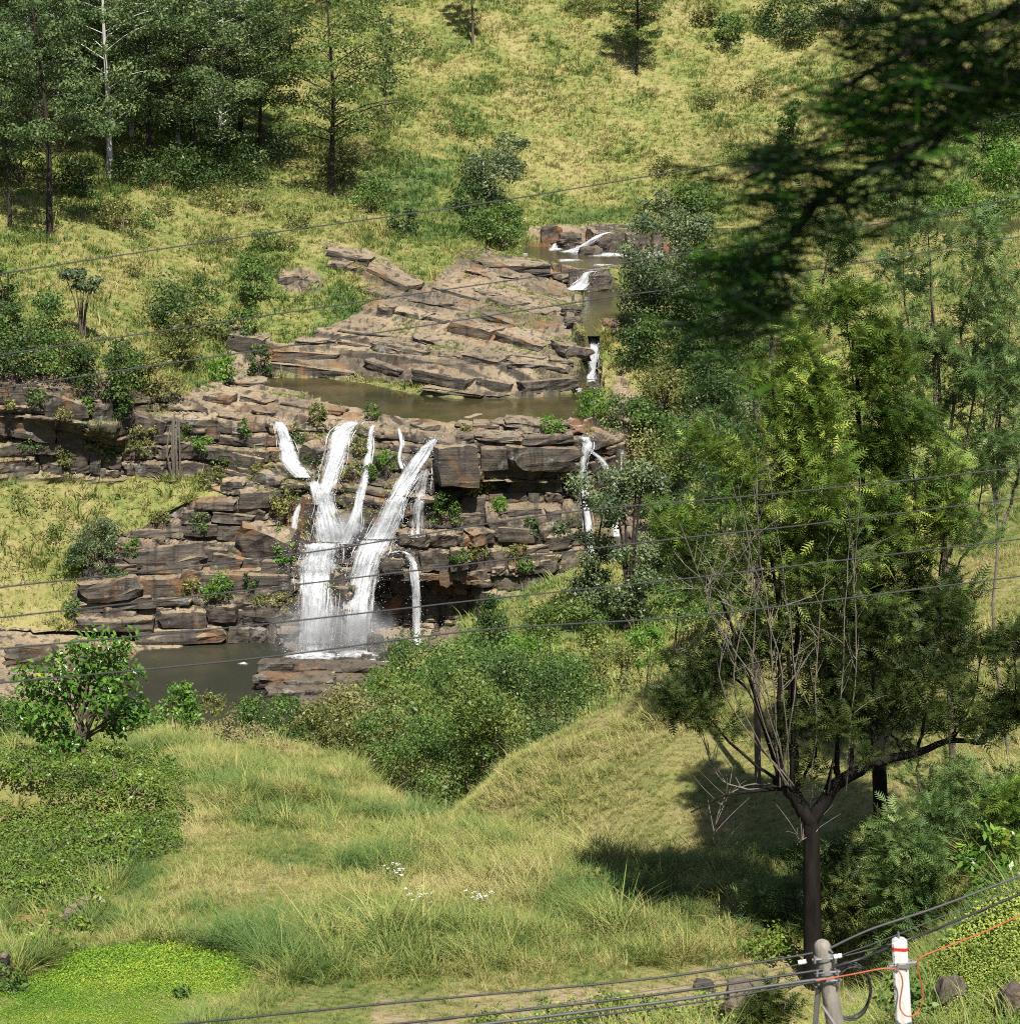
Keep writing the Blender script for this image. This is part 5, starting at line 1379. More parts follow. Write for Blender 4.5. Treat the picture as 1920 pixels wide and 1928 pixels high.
# ---- overhanging near branch at the upper right
NY0 = 7.5
b0 = np.array([2.25, 7.6, ground(2.25, 7.6)])
pt = lambda u, v, d=0.0: P(u, v, NY0 + d) - b0
r = np.random.default_rng(31)
gt, g = Geo(), Geo()
tube(gt, curve_pts([(0, 0, -0.3), (0.02, 0.05, 1.6), (0.0, 0, 3.2), pt(2230, 100, 0.1), pt(2200, -500, 0)], 14), np.linspace(0.13, 0.06, 14), 8)
BR = [([(2230, 150), (2050, 110), (1850, 170), (1700, 290), (1570, 350), (1500, 440)], 0.030), ([(2230, 120), (2000, 20), (1830, 40), (1680, 110), (1560, 180)], 0.026), ([(2050, 100), (1860, 190), (1760, 270), (1680, 370)], 0.018), ([(1570, 340), (1510, 310), (1460, 300)], 0.010), ([(1540, 370), (1480, 450), (1430, 560), (1420, 620)], 0.012),
      ([(2200, -100), (1950, -80), (1780, -30), (1680, 40)], 0.022), ([(1850, 120), (1720, 180), (1600, 220)], 0.012), ([(1500, 440), (1440, 490), (1400, 510)], 0.007), ([(2220, -200), (1950, -300), (1700, -350)], 0.02), ([(2200, -50), (1980, -200), (1800, -260)], 0.02), ([(1830, 40), (1780, 120), (1700, 250)], 0.012), ([(2000, 20), (1900, 80), (1840, 130)], 0.014)]
tips, tw = [], []
for pl, r0 in BR:
    c = curve_pts([pt(u, v, 0.25 * r.normal()) for u, v in pl], 14)
    tube(gt, c, np.linspace(r0, r0 * 0.3, 14), 5, cap=False)
    for k in range(4, 14): tips.append(c[k]); tw.append(0.35 if (c[k] + b0)[2] / (c[k] + b0)[1] < ray(960, 250)[1] and (c[k] + b0)[0] / (c[k] + b0)[1] > ray(1560, 300)[0] else 1.0)
    for q in range(10):
        p = c[r.integers(4, 14)]
        e = p + np.array([-0.20 * r.random() + 0.06 * r.normal(), 0.18 * r.normal(), 0.08 * r.normal() - 0.06])
        tube(gt, curve_pts([p, (p + e) / 2, e], 4), np.linspace(0.006, 0.003, 4), 4, cap=False)
        tips.append(e); tw.append(1.6)
tips = np.array(tips); tw = np.array(tw)
n = 4000
k = r.choice(len(tips), n, p=tw / tw.sum())
pos = tips[k] + r.normal(size=(n, 3)) * np.array([0.070, 0.15, 0.034])
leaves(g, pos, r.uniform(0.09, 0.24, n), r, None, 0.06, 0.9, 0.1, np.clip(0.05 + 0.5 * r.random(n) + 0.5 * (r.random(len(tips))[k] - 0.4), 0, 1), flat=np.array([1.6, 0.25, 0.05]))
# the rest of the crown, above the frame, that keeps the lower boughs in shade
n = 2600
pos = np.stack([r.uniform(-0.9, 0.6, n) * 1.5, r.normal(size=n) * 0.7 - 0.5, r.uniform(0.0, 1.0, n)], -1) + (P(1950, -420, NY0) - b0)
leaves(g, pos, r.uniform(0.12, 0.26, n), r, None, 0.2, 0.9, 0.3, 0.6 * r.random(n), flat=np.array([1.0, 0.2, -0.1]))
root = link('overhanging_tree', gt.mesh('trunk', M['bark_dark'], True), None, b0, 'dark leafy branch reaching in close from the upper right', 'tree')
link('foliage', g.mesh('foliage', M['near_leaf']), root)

# ---- tea bushes
TEAM = []
for s in range(5):
    r = np.random.default_rng(700 + s)
    g = Geo()
    n = 820
    d = norm(r.normal(size=(n, 3))); d[:, 2] = np.abs(d[:, 2])
    lump = 1 + 0.18 * vnoise(d[:, 0] * 2.3 + s, d[:, 1] * 2.3, d[:, 2] * 2.3, s)
    pos = d * np.array([0.75, 0.75, 0.62]) * (lump * r.uniform(0.72, 1.05, n))[:, None]
    pos[:, 2] += 0.12
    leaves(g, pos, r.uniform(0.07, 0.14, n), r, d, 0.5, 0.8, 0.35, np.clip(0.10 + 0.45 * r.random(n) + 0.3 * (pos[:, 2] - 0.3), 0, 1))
    gs = Geo()
    for q in range(5): tube(gs, curve_pts([(0, 0, -0.15), (0.2 * r.normal(), 0.2 * r.normal(), 0.25), (0.4 * r.normal(), 0.4 * r.normal(), 0.55)], 4), np.linspace(0.03, 0.012, 4), 4, cap=False)
    TEAM.append((gs.mesh('stem', M['bark_brown']), g.mesh('foliage', M['tea'])))
r = np.random.default_rng(71)
placed = []
for row in range(-3, 44):
    for k in range(-5, 44):
        u = k * 19 + 9 * r.normal() + (row % 2) * 10; v = 1424 + row * 9 + 5 * r.normal()
        if not inpoly(np.array([u]), np.array([v]), TEA)[0] or u < -70: continue
        p = hit(u, v)
        if any((p[0] - q[0]) ** 2 + (p[1] - q[1]) ** 2 < 0.90 ** 2 for q in placed): continue
        placed.append(p)
        if len(placed) > 290: break
for i, p in enumerate(placed):
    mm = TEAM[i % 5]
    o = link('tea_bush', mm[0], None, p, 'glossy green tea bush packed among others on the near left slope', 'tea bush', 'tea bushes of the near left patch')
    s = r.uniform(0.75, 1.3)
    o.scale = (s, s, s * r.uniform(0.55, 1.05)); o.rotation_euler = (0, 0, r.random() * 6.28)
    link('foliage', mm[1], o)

# small plants
shrub('weed_plant', 1115, 1690, 62, 52, 'olive', 'lone broad-leaved weed standing in the yellow grass', 'plant', leaf=2.6, kind='umbrella', dens=0.5)
shrub('shrub', 185, 1722, 64, 56, 'tea', 'small bush at the right end of the stone wall', leaf=1.8)
shrub('shrub', 75, 1800, 130, 66, 'tea', 'low leafy shrub below the orange soil bank', leaf=1.8)
shrub('shrub', 145, 1765, 56, 40, 'tea', 'small green bush in front of the stone wall', leaf=1.8)
shrub('shrub', 20, 1870, 70, 60, 'mid', 'low green bush at the left edge beside the pale boulder wall', leaf=1.8)
shrub('shrub', 318, 1460, 30, 40, 'mid', 'small shrub at the right end of the tea patch', leaf=1.6)
shrub('shrub', 345, 1880, 30, 24, 'mid', 'tiny blue-green plant in the lime ground cover', leaf=1.6)
for u, v, w, h, lab in [(1060, 1935, 110, 56, 'low dark green hedge bush, leftmost of three along the bottom edge'), (1150, 1932, 110, 60, 'low dark green hedge bush, middle of three along the bottom edge'), (1235, 1930, 100, 56, 'low dark green hedge bush, rightmost of three along the bottom edge'), (1330, 1930, 150, 46, 'low green hedge bush left of the dark rounded boulder'), (950, 1965, 160, 50, 'low hedge bush on the bottom edge'), (1440, 1800, 130, 60, 'grassy green bush in the tall grass left of the forked silver oak')]:
    shrub('hedge_bush', u, v, w, h, 'tea', lab, leaf=1.6)
FLW = [(745, 1678, 'white wildflower clump furthest up the near slope'), (785, 1728, 'white wildflower clump left of its twin lower on the near slope'), (905, 1728, 'white wildflower clump right of its twin lower on the near slope'), (897, 1478, 'white wildflower clump at the edge of the gully trees')]
for u, v, lab in FLW:
    r = np.random.default_rng(u)
    p = hit(u, v)
    gs, gf = Geo(), Geo()
    hd = []
    for q in range(12):
        e = np.array([r.normal() * 0.17, r.normal() * 0.17, r.uniform(0.55, 0.85)])
        tube(gs, curve_pts([(e[0] * 0.3, e[1] * 0.3, 0), e * 0.6, e], 4), 0.006, 3, cap=False)
        hd.append(e)
    hd = np.array(hd)
    pos = np.repeat(hd, 9, 0) + r.normal(size=(len(hd) * 9, 3)) * np.array([0.03, 0.03, 0.012])
    leaves(gf, pos, 0.040, r, None, 0.8, 0.4, 1.0)
    leaves(gs, r.normal(size=(60, 3)) * np.array([0.3, 0.3, 0.12]) + [0, 0, 0.3], 0.12, r, None, 0.35)
    o = link('wildflower', gs.mesh('stem', M['mid']), None, p, lab, 'flower', 'white wildflowers in the grass')
    link('flower_head', gf.mesh('flower_head', M['flower']), o)

# stone wall on the orange bank
r = np.random.default_rng(17)
wl = bpy.data.objects.new('stone_wall', None); COL.objects.link(wl)
wl.location = hit(140, 1735)
wl['label'] = 'short dry stone wall holding the orange soil below the tea'; wl['category'] = 'wall'
STN = [mesh('stone', *block_mesh(60 + s, 4, 3, 3, 0.10, 0.5), M['rock']) for s in range(4)]
for row in range(3):
    for q in range(7):
        u = 118 + q * 10.5 + 4 * (row % 2) + r.normal() * 1.5; v = 1745 - q * 7.2 - row * 9.5 + r.normal()
        p = hit(u, 1752 - q * 7.2)
        c = P(u, v, p[1])
        o = link('stone', STN[r.integers(4)], wl)
        o.location = Vector(c) - wl.location
        o.scale = (0.19 * r.uniform(0.8, 1.2), 0.30, 0.14 * r.uniform(0.8, 1.2)); o.rotation_euler = (r.normal() * .1, r.normal() * .1, r.normal() * .2 + 0.5)
wl2 = bpy.data.objects.new('stone_wall', None); COL.objects.link(wl2)
wl2.location = hit(4, 1850); wl2['label'] = 'pale stub of stone wall at the left picture edge'; wl2['category'] = 'wall'
for row in range(5):
    for q in range(3):
        o = link('stone', STN[r.integers(4)], wl2)
        o.location = Vector(P(-14 + q * 13 + r.normal() * 2, 1852 - row * 12, wl2.location[1])) - wl2.location
        o.scale = (0.2, 0.3, 0.16); o.rotation_euler = (r.normal() * .1, r.normal() * .1, r.normal() * .2)

# dead hanging stems on the cliff left of the falls
r = np.random.default_rng(3)
g = Geo()
pb = hit(330, 900)
for q in range(6):
    u = 322 + q * 3
    tube(g, curve_pts([P(u, 790 + 5 * r.normal(), pb[1] - 1.0) - pb, P(u + r.normal() * 3, 850, pb[1] - 1.0) - pb, P(u + 3 + r.normal() * 2, 900, pb[1] - 0.4) - pb], 8), 0.13, 5)
link('dead_tree', g.mesh('dead_tree', M['twig']), None, pb, 'bundle of bare grey stems hanging down the cliff left of the falls', 'dead tree')

# ------------------------------------------------------------------ grass
def tuft(seed, nb, hgt, wid, lean, spread, segs=3):
    r = np.random.default_rng(seed)
    V, Fq, T = [], [], []
    for b in range(nb):
        an = r.random() * 6.283; rr = spread * math.sqrt(r.random())
        base = np.array([rr * math.cos(an), rr * math.sin(an), -0.05 * hgt])
        d = np.array([math.cos(an + r.normal() * 0.7), math.sin(an + r.normal() * 0.7), 0])
        h = hgt * r.uniform(0.55, 1.1); l = lean * h * r.uniform(0.3, 1.3)
        sd = np.array([-d[1], d[0], 0]); sd = sd * math.cos(r.random() * 1.2) + d * 0.3
        n0 = len(V)
        for s in range(segs + 1):
            t = s / segs
            p = base + d * l * t ** 1.8 + np.array([0, 0, h * (t - 0.35 * lean * t ** 2.2)])
            w = wid * (1 - t) ** 0.7 * 0.5
            if s < segs:
                V.append(p - sd * w); V.append(p + sd * w)
            else:
                V.append(p)
        for s in range(segs - 1):
            q = n0 + 2 * s
            Fq += [(q, q + 1, q + 3), (q, q + 3, q + 2)]
        q = n0 + 2 * (segs - 1)
        Fq.append((q, q + 1, q + 2))
        T += [r.random()] * (2 * segs + 1)
    return np.array(V), np.array(Fq), np.array(T)


def src_objs(prefix, params, mat):
    out = []
    for i, p in enumerate(params):
        V, Fq, T = tuft(*p)
        out.append(bpy.data.objects.new(prefix, mesh(prefix, V, Fq, mat, False, {'tint': T})))
    return out


def gn_scatter(name, pts, scl, green, sources, seed=0, label=None):
    r = np.random.default_rng(seed)
    n = len(pts)
    rot = np.stack([r.normal(size=n) * 0.12, r.normal(size=n) * 0.12, r.random(n) * 6.283], -1)
    me = bpy.data.meshes.new(name)
    me.vertices.add(n)
    me.vertices.foreach_set('co', np.ascontiguousarray(pts, np.float32).ravel())
    for k, a, ty in (('rot', rot, 'FLOAT_VECTOR'), ('scl', scl, 'FLOAT'), ('green', green, 'FLOAT')):
        at = me.attributes.new(k, ty, 'POINT')
        at.data.foreach_set('vector' if ty == 'FLOAT_VECTOR' else 'value', np.ascontiguousarray(a, np.float32).ravel())
    at = me.attributes.new('pick', 'INT', 'POINT'); at.data.foreach_set('value', r.integers(0, len(sources), n).astype(np.int32))
    me.materials.append(M['grass'])
    o = link(name, me, kind='stuff')
    if label: o['label'] = label
    ng = bpy.data.node_groups.new(name, 'GeometryNodeTree')
    ng.interface.new_socket('Geometry', in_out='INPUT', socket_type='NodeSocketGeometry')
    ng.interface.new_socket('Geometry', in_out='OUTPUT', socket_type='NodeSocketGeometry')
    N, L = ng.nodes, ng.links
    gi, go = N.new('NodeGroupInput'), N.new('NodeGroupOutput')
    jn = N.new('GeometryNodeJoinGeometry')
    for s in sources:
        oi = N.new('GeometryNodeObjectInfo'); oi.inputs['Object'].default_value = s; oi.inputs['As Instance'].default_value = True
        L.new(oi.outputs['Geometry'], jn.inputs[0])
    def na(nm, ty):
        a = N.new('GeometryNodeInputNamedAttribute'); a.data_type = ty; a.inputs['Name'].default_value = nm
        return a.outputs['Attribute']
    ip = N.new('GeometryNodeInstanceOnPoints')
    L.new(gi.outputs[0], ip.inputs['Points']); L.new(jn.outputs[0], ip.inputs['Instance'])
    ip.inputs['Pick Instance'].default_value = True
    L.new(na('pick', 'INT'), ip.inputs['Instance Index'])
    er = N.new('FunctionNodeEulerToRotation'); L.new(na('rot', 'FLOAT_VECTOR'), er.inputs[0]); L.new(er.outputs[0], ip.inputs['Rotation'])
    L.new(na('scl', 'FLOAT'), ip.inputs['Scale'])
    L.new(ip.outputs[0], go.inputs[0])
    md = o.modifiers.new('scatter', 'NODES'); md.node_group = ng
    return o


def cells(r0, r1):
    """cell areas and picture positions for rows r0..r1"""
    X, Yy, Z = NX[r0:r1 + 1], NY[r0:r1 + 1], NZ[r0:r1 + 1]
    Q = np.stack([X, Yy, Z], -1)
    e1 = Q[:-1, 1:] - Q[:-1, :-1]; e2 = Q[1:, :-1] - Q[:-1, :-1]
    A = np.linalg.norm(np.cross(e1, e2), axis=-1)
    return Q, A


def scatter_on(r0, r1, n, weight, seed):
    r = np.random.default_rng(seed)
    Q, A = cells(r0, r1)
    w = (A * weight(r0, r1)).ravel(); w = np.maximum(w, 0)
    c = r.choice(len(w), n, p=w / w.sum())
    i, j = np.divmod(c, NC - 1)
    a, b = r.random((2, n, 1))
    p = Q[i, j] * (1 - a) * (1 - b) + Q[i, j + 1] * a * (1 - b) + Q[i + 1, j] * (1 - a) * b + Q[i + 1, j + 1] * a * b
    return p, i + r0, j
infr = ((PU > -150) & (PU < 2070) & (PV > -60) & (PV < 2000))
nearbad = (inpoly(PU, PV, TEA) | (inpoly(PU + 3 * jit, PV + 3 * jit, LIME) & (fbm(BX / 1.2, BY / 1.2, 0, 95, 3) > -0.10)) | inpoly(PU, PV, HEDGE)) * 0.93
MG = ATTR['green']
def cut(a, r0, r1): return a[r0:r1, :-1]
# far grass
far_src = src_objs('grass_tuft', [(1, 11, 1.0, 0.13, 0.75, 0.42, 2), (2, 10, 1.25, 0.12, 0.6, 0.35, 2), (3, 13, 0.8, 0.14, 0.95, 0.5, 2), (4, 9, 1.5, 0.11, 0.5, 0.3, 2)], M['grass'])
def w_far(r0, r1): return cut((1 - ATTR['rock']) * infr * (~inwater) + 0.0, r0, r1)
p, i, j = scatter_on(row_of('f1'), len(SEG) - 1, 120000, w_far, 1)
r = np.random.default_rng(2)
gr = MG[i, j]
dense = fbm(p[:, 0] / 7, p[:, 1] / 7, p[:, 2] / 7, 61, 3)
gn_scatter('hill_grass', p, (0.55 + 0.9 * r.random(len(p)) ** 2.2) * (1 + 0.75 * dense), gr, far_src, 3, 'long dry yellow grass covering the far slopes')
# tufts that have taken root on rock ledges
def w_rock(r0, r1): return cut((ATTR['rock'] > 0.5) * (fbm(NX / 6, NY / 6, NZ / 6, 71, 3) > np.where(SEG[:, None] > IDX['f7'], 0.10, 0.22)) * infr * (~inwater) * 1.0, r0, r1)
p, i, j = scatter_on(row_of('f3b'), row_of('f12'), 9500, w_rock, 4)
gn_scatter('ledge_grass', p, 0.25 + 0.5 * r.random(len(p)) ** 1.5, 0.1 + 0.5 * r.random(len(p)), far_src, 5, 'tufts of grass rooted on the rock ledges')
# near grass
near_src = src_objs('grass_tuft', [(11, 26, 0.85, 0.028, 0.9, 0.18, 4), (12, 22, 1.05, 0.026, 0.75, 0.14, 4), (13, 30, 0.65, 0.030, 1.1, 0.22, 4), (14, 16, 1.35, 0.022, 0.95, 0.12, 4), (15, 34, 0.5, 0.032, 1.0, 0.3, 3)], M['grass'])
hgt = 0.42 + 0.95 * np.clip(fbm(NX / 3, NY / 3, 0, 81, 4) + 0.30, 0, 1) ** 1.3
short = np.where(inpoly(PU, PV, [(240, 1560), (560, 1560), (640, 1650), (480, 1760), (350, 1800), (150, 1790), (240, 1650)]), 0.6, 1.0)
short = np.where(inpoly(PU, PV, LIME), 0.28, short)
short = np.where(inpoly(PU, PV, [(560, 1860), (1560, 1800), (1560, 1990), (400, 1990)]), 0.55, short)
tall = np.where(inpoly(PU, PV, [(560, 1740), (1100, 1760), (1460, 1690), (1500, 1780), (1300, 1830), (600, 1870)]), 1.3, 1.0)
spur = (SEG[:, None] > IDX['n4b'] - 0.3) & (PU > 820)
nh = hgt * short * tall * np.where(spur, 0.68, 1.0)
def w_near(r0, r1): return cut((1 - nearbad) * infr * (1 - 0.9 * ATTR['soil']) * (1 - 0.55 * ATTR['litter']) * (0.35 + 0.65 * np.clip(1 - (SEG[:, None] - IDX['n2']) / 8, 0, 1)) * (SEG[:, None] > IDX['n1'] + 0.5) * (SEG[:, None] < IDX['n6'] + 0.5), r0, r1)
p, i, j = scatter_on(row_of('n1'), row_of('n7'), 56000, w_near, 6)
r = np.random.default_rng(8)
gr = np.clip(0.14 + MG[i, j] * 0.9 + 0.9 * np.clip(fbm(p[:, 0] / 2.2, p[:, 1] / 2.2, 0, 91, 4), -0.25, 0.6) * (PV[i, j] > 1540) - 0.12 * (PV[i, j] < 1600), -0.3, 1)
gn_scatter('slope_grass', p, nh[i, j] * (0.55 + 0.9 * r.random(len(p)) ** 2), gr, near_src, 9, 'long yellow and green grass on the near slope')
tall_src = src_objs('grass_tuft', [(31, 16, 1.5, 0.034, 0.8, 0.22, 4), (32, 20, 1.2, 0.036, 1.0, 0.28, 4), (33, 12, 1.8, 0.028, 0.7, 0.18, 4)], M['grass'])
def w_tall(r0, r1): return w_near(r0, r1) * np.clip(fbm(cut(BX, r0, r1) / 2.4, cut(BY, r0, r1) / 2.4, 0, 141, 3) - 0.08, 0, 1) * (cut(short, r0, r1) > 0.6) * (~cut(spur, r0, r1))
p, i, j = scatter_on(row_of('n1'), row_of('n6'), 5200, w_tall, 16)
r = np.random.default_rng(18)
gn_scatter('tall_grass', p, r.uniform(0.45, 0.95, len(p)), np.clip(0.30 + 1.2 * fbm(p[:, 0] / 3.5, p[:, 1] / 3.5, 0, 151, 3) + 0.4 * MG[i, j], -0.2, 1.1), tall_src, 19, 'tall grass clumps standing out of the near slope')
def w_clump(r0, r1): return w_far(r0, r1) * np.clip(fbm(cut(NX, r0, r1) / 9, cut(NY, r0, r1) / 9, cut(NZ, r0, r1) / 9, 161, 4) - 0.05, 0, 1)
p, i, j = scatter_on(row_of('f1'), len(SEG) - 1, 15000, w_clump, 26)
gn_scatter('rank_grass', p, r.uniform(0.9, 2.0, len(p)), np.clip(0.35 + 0.5 * r.random(len(p)) + 0.5 * MG[i, j], 0, 1), far_src, 29, 'rank greener grass in patches on the far slopes')
# low ground cover: leaves close to the soil
def leafy_src(seed, nleaf, rad, hgt, size, matk):
    r = np.random.default_rng(seed)
    g = Geo()
    pos = r.normal(size=(nleaf, 3)) * np.array([rad, rad, hgt * 0.4]) + np.array([0, 0, hgt * 0.5])
    pos[:, 2] = np.abs(pos[:, 2])
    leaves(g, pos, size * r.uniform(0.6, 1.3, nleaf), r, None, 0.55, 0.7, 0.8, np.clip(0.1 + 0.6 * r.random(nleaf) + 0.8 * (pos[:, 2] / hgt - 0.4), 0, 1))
    return bpy.data.objects.new('leaf_clump', g.mesh('leaf_clump', M[matk]))
def cover(name, poly, n, matk, size, seed, hgt, label):
    r = np.random.default_rng(seed)
    fr_ = inpoly(JU, JV, poly) * 0.3 + inpoly(PU + 3.5 * jit, PV + 3.5 * np.roll(jit, 50, axis=1), poly) * 0.7
    fr_ = fr_ * np.clip(0.8 + fbm(BX / 1.5, BY / 1.5, 0, seed, 3), 0.05, 1)
    w = lambda r0, r1: cut(fr_ * (~FAR) * 1.0, r0, r1)
    p, i, j = scatter_on(row_of('n1'), row_of('n7'), n, w, seed)
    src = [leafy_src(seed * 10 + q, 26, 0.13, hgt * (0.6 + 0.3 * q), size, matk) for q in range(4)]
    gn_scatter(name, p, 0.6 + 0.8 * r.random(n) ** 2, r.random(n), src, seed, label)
cover('ground_cover', LIME, 11000, 'lime', 0.045, 21, 0.045, 'lime green creeping ground cover at the lower left')
cover('creeping_leaves', HEDGE, 8000, 'tea', 0.08, 22, 0.28, 'dense small-leaved creeper on the bank at the lower right')

# ------------------------------------------------------------------ poles and cables
YP = 26.0
def pole_pts(u0, v0, u1, v1):
    a, b = P(u0, v0, YP), P(u1, v1, YP)
    gz = ground(b[0], YP) - 0.3
    t = (gz - a[2]) / (b[2] - a[2])
    return a, a + (b - a) * t
top, foot = pole_pts(1546, 1772, 1572, 1928)
g = Geo()
c = np.array([foot + (top - foot) * t for t in np.concatenate([np.linspace(0, 0.985, 10), [0.995, 1.0]])]) - foot
tube(g, c, np.concatenate([np.linspace(0.135, 0.098, 10), [0.085, 0.05]]), 14)
pole1 = link('utility_pole', g.mesh('pole', M['concrete'], True), None, foot, 'weathered round concrete pole leaning left, cable coil beside it', 'utility pole', 'poles carrying the cables')
def onp(u, v, d=0.0): return P(u, v, YP + d) - foot
def band(g, cc, rad, h, ax, sides=14):
    tube(g, np.array([cc - ax * h / 2, cc + ax * h / 2]), rad, sides)
ax = (top - foot) / np.linalg.norm(top - foot)
for v, h in ((1801, 0.05), (1826, 0.06), (1842, 0.05)):
    g = Geo(); t = (v - 1772) / (1928 - 1772)
    cc = onp(1546 + 26 * t, v)
    band(g, cc, 0.118, h, ax); 
    tube(g, np.array([cc + [-0.15, -0.10, 0.0], cc + [0.15, -0.10, 0.02]]), 0.014, 6)
    tube(g, np.array([cc + [-0.12, -0.13, -0.03], cc + [-0.12, -0.13, 0.05]]), 0.014, 5); tube(g, np.array([cc + [0.12, -0.13, -0.03], cc + [0.12, -0.13, 0.05]]), 0.014, 5)
    link('clamp', g.mesh('clamp', M['steel']), pole1)
for u, v in ((1510, 1812), (1577, 1801)):
    g = Geo()
    s = np.linspace(-1, 1, 9)
    tube(g, np.stack([s * 0.045, 0 * s, s * 0.008], -1) + onp(u, v, -0.12), 0.022 + 0.010 * np.abs(np.sin(s * 4.5)), 8)
    link('insulator', g.mesh('insulator', M['porcelain'], True), pole1)
g = Geo()
tube(g, np.array([onp(1548, 1895, -0.15), onp(1585, 1950, -0.25)]), 0.02, 5); tube(g, np.array([onp(1540, 1860, 0.0), onp(1530, 1990, 0.25)]), 0.035, 5)
link('strut', g.mesh('strut', M['steel']), pole1)

top2, foot2 = pole_pts(1693, 1770, 1701, 1928)
def sq_pole(g, a, b, w0, w1, rot=0.62):
    V = []
    for p, w in ((a, w0), (b, w1)):
        for k in range(4):
            an = rot + k * math.pi / 2
            # chamfered corners
            for dd in (-0.16, 0.16):
                V.append(p + np.array([math.cos(an + dd), math.sin(an + dd), 0]) * w * 0.707)
    F = [(k, (k + 1) % 8, 8 + (k + 1) % 8, 8 + k) for k in range(8)]
    g.add(V, F)
    g.add(V[:8], [(0, i, i + 1) for i in range(1, 7)]); g.add(V[8:], [(0, i, i + 1) for i in range(1, 7)])
g = Geo()
ax2 = (top2 - foot2)
sq_pole(g, foot2 - foot2, ax2 * 0.995, 0.208, 0.152)
sq_pole(g, ax2 * 0.9951, ax2 * 1.003, 0.152, 0.09)
pole2 = link('utility_pole', g.mesh('pole', M['white_paint']), None, foot2, 'white square concrete pole with a red band near its top', 'utility pole', 'poles carrying the cables')
g = Geo(); sq_pole(g, ax2 * 0.9790, ax2 * 0.9865, 0.1600, 0.1590)
link('red_band', g.mesh('red_band', M['red_paint']), pole2)
g = Geo(); tube(g, np.array([ax2 * 1.0, ax2 * 1.0 + [-0.02, 0, 0.10]]), 0.012, 6)
link('top_pin', g.mesh('top_pin', M['steel']), pole2)
on2 = lambda u, v, d=0.0: P(u, v, YP + d) - foot2
g = Geo()
t = (1812 - 1770) / 158
cc = on2(1693 + 8 * t, 1813)
sq_pole(g, cc - [0, 0, 0.022], cc + [0, 0, 0.022], 0.192, 0.191)
tube(g, np.array([cc + [-0.17, -0.09, -0.01], cc + [0.18, -0.09, 0.05]]), 0.016, 6)
for dx in (-0.15, -0.05, 0.06, 0.15): tube(g, np.array([cc + [dx, -0.11, -0.04], cc + [dx, -0.11, 0.04]]), 0.014, 5)
link('clamp', g.mesh('clamp', M['steel']), pole2)
g = Geo()
for q in range(8):
    cc = on2(1684 + q * 0.2, 1795 + q * 14, 0.0) + np.array([-0.02, -0.10, 0])
    tube(g, np.array([cc, cc + [0, -0.012, 0]]), 0.008, 6)
link('bolt_hole', g.mesh('bolt_hole', M['cable']), pole2)


def cable(pts, rad, matk, lab, group, name='cable', Y=26.0, n=48):
    pts = np.array([P(*(q if len(q) == 3 else (*q, Y))) for q in pts])
    # run on past the frame
    pts = np.concatenate([[pts[0] + (pts[0] - pts[1]) * 1.5] if lab.startswith('~') is False and group != 'loop' else pts[:0].reshape(0, 3), pts])
    c = curve_pts(pts, n)
    o0 = c[0].copy()
    g = Geo(); tube(g, c - o0, rad, 6)
    return link(name, g.mesh('cable', M[matk], True), None, o0, lab, 'cable', None if group == 'loop' else group)
G1 = 'power cables strung across the valley view'
def span(pts, lab, rad=0.0082, Y0=30, mk='cable_dull'):
    q = [(u, v, Y0 + (u - 960) * 0.004) for u, v in pts]
    l = q[0]; m = q[1]; rr = q[-1]; r2 = q[-2]
    q = [(l[0] - (m[0] - l[0]), l[1] - (m[1] - l[1]), 2 * l[2] - m[2])] + q + [(rr[0] + (rr[0] - r2[0]), rr[1] + (rr[1] - r2[1]), 2 * rr[2] - r2[2])]
    c = curve_pts([P(*k) for k in q], 60)
    g = Geo(); tube(g, c - c[0], rad, 6)
    return link('power_cable', g.mesh('cable', M[mk], True), None, c[0], lab, 'cable', G1)
span([(0, 515), (460, 445), (905, 383), (1300, 318), (1620, 268), (1920, 213)], 'topmost thin cable of the upper three, crossing above the rock shelf')
span([(0, 668), (430, 604), (720, 562), (1080, 510), (1290, 476), (1600, 430), (1920, 372)], 'middle thin cable of the upper three, crossing the rock shelf')
span([(0, 731), (400, 672), (700, 628), (1130, 562), (1290, 541), (1600, 497), (1920, 445)], 'lowest thin cable of the upper three, crossing above the upper pool')
span([(0, 1106), (560, 1043), (1040, 968), (1400, 935), (1700, 905), (1920, 880)], 'first cable from the top of the lower four, across the middle of the falls', 0.0095)
span([(0, 1163), (480, 1110), (900, 1060), (1240, 1018), (1500, 990), (1920, 938)], 'second cable from the top of the lower four, across the falling curtain', 0.0095)
span([(0, 1222), (480, 1177), (900, 1130), (1240, 1095), (1500, 1065), (1920, 1015)], 'third cable from the top of the lower four, just above the plunge pool', 0.0095)
span([(0, 1286), (480, 1240), (900, 1187), (1240, 1165), (1500, 1138), (1920, 1085)], 'lowest cable of the lower four, across the plunge pool', 0.0105)
G2 = 'telecom cables tied to the weathered pole'
def tele(pts, lab, rad, mk='cable', ext_l=False, ext_r=False):
    q = [np.array(P(u, v, YP + (d[0] if d else -0.12))) for u, v, *d in pts]
    if ext_l: q = [q[0] + (q[0] - q[1])] + q
    if ext_r: q = q + [q[-1] + (q[-1] - q[-2])]
    c = curve_pts(q, 50)
    g = Geo(); tube(g, c - c[0], rad, 6)
    return link('telecom_cable', g.mesh('cable', M[mk], True), None, c[0], lab, 'cable', G2)
tele([(380, 1925), (700, 1893), (1200, 1846), (1420, 1814), (1530, 1795)], 'uppermost black cable running left from the weathered pole', 0.013, ext_l=True)
tele([(600, 1960), (900, 1912), (1250, 1862), (1420, 1835), (1520, 1812)], 'thin wire ending at the left white insulator', 0.005, 'cable_grey', ext_l=True)
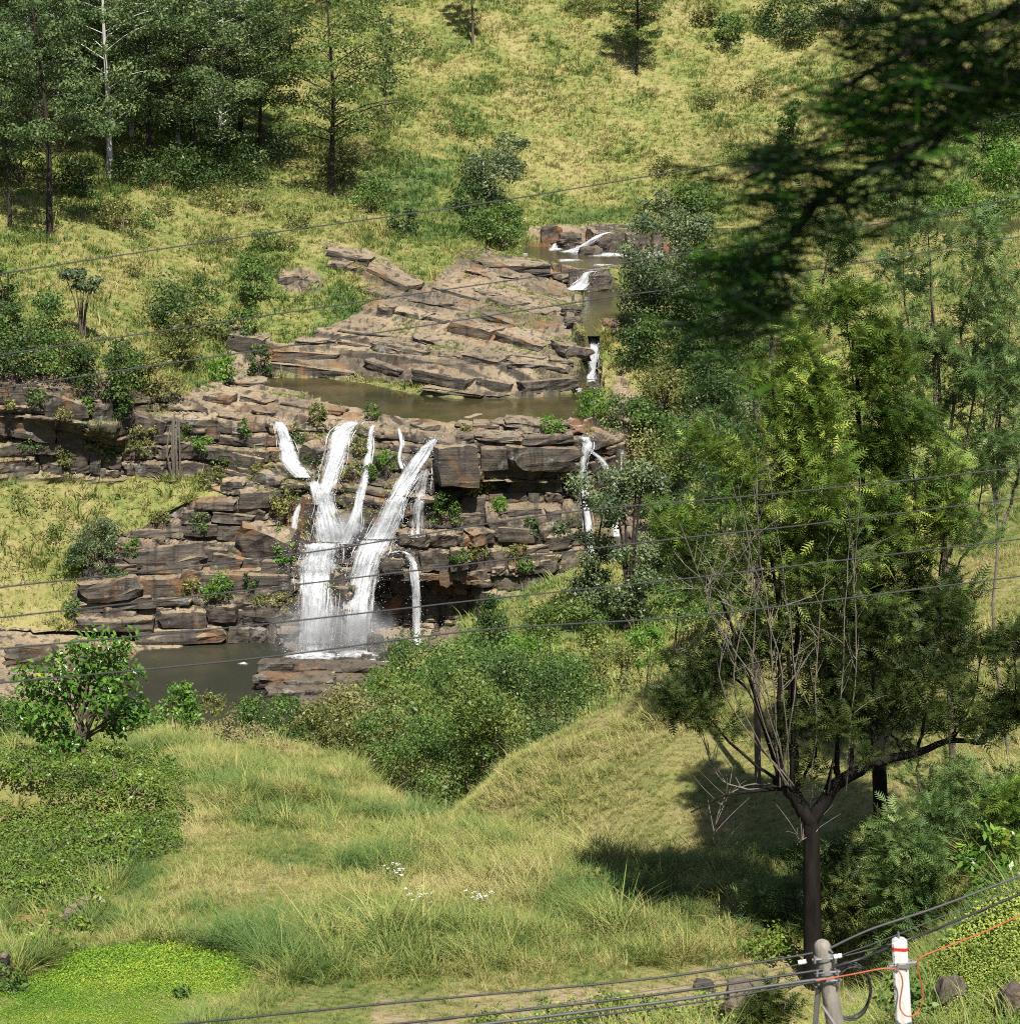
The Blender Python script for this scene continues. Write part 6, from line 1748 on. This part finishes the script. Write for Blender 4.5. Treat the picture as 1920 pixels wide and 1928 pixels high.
tele([(620, 1942), (900, 1912), (1200, 1878), (1420, 1846), (1550, 1826)], 'middle black cable running left from the weathered pole', 0.015, ext_l=True)
tele([(740, 1950), (1000, 1918), (1250, 1887), (1450, 1857), (1555, 1843)], 'thick twisted lowest cable running left from the weathered pole', 0.019, 'cable_grey', ext_l=True)
tele([(800, 1950), (1000, 1928), (1300, 1890), (1450, 1864), (1555, 1846)], 'black cable under the thick twisted one, left of the weathered pole', 0.011, ext_l=True)
tele([(1562, 1786), (1640, 1750), (1760, 1710), (1920, 1650)], 'uppermost grey cable rising right from the weathered pole', 0.013, 'cable_grey', ext_r=True)
tele([(1578, 1801), (1680, 1764), (1800, 1716), (1920, 1672)], 'thin wire rising right from the right white insulator', 0.005, 'cable_grey', ext_r=True)
tele([(1565, 1822), (1620, 1806), (1690, 1778, 0.25), (1800, 1734, 0.25), (1920, 1684, 0.25)], 'dark thick cable rising right behind the white pole', 0.015, 'cable', ext_r=True)
tele([(1580, 1803), (1700, 1772, 0.25), (1800, 1740, 0.25), (1920, 1704, 0.25)], 'thin lower wire rising right behind the white pole', 0.006, 'cable_grey', ext_r=True)
c = curve_pts([P(u, v, YP + d) for u, v, d in [(1536, 1847, -0.17), (1560, 1843, -0.17), (1610, 1834, -0.2), (1665, 1824, -0.22), (1690, 1828, -0.22), (1699, 1850, -0.22), (1694, 1885, -0.2), (1696, 1903, -0.2), (1708, 1914, -0.2), (1726, 1908, -0.18), (1737, 1880, -0.15), (1734, 1850, -0.15), (1727, 1822, -0.15), (1734, 1803, -0.15), (1790, 1780, -0.15), (1860, 1752, -0.15), (1920, 1724, -0.15), (2000, 1686, -0.15)]], 90)
g = Geo(); tube(g, c - c[0], 0.0088, 6)
link('orange_cable', g.mesh('cable', M['cable_orange'], True), None, c[0], 'orange cable with a slack loop hanging in front of the white pole', 'cable')
g = Geo()
for q in range(5):
    an = np.linspace(0, 2 * math.pi, 40)
    cc = P(1602, 1872, YP + 0.1)
    tube(g, np.stack([0.225 * np.cos(an) * (1 + 0.02 * q), 0.05 * np.sin(an * 2 + q) + 0.015 * q, 0.33 * np.sin(an) * (1 + 0.02 * q)], -1), 0.009, 5, cap=False)
link('cable_coil', g.mesh('cable_coil', M['cable'], True), None, P(1602, 1870, YP + 0.1), 'hanging coil of spare black cable right of the weathered pole', 'cable coil')
print('objects', len(bpy.data.objects), 'tris', sum(sum(len(p.vertices) - 2 for p in m.polygons) for m in bpy.data.meshes if len(m.polygons) < 400000))
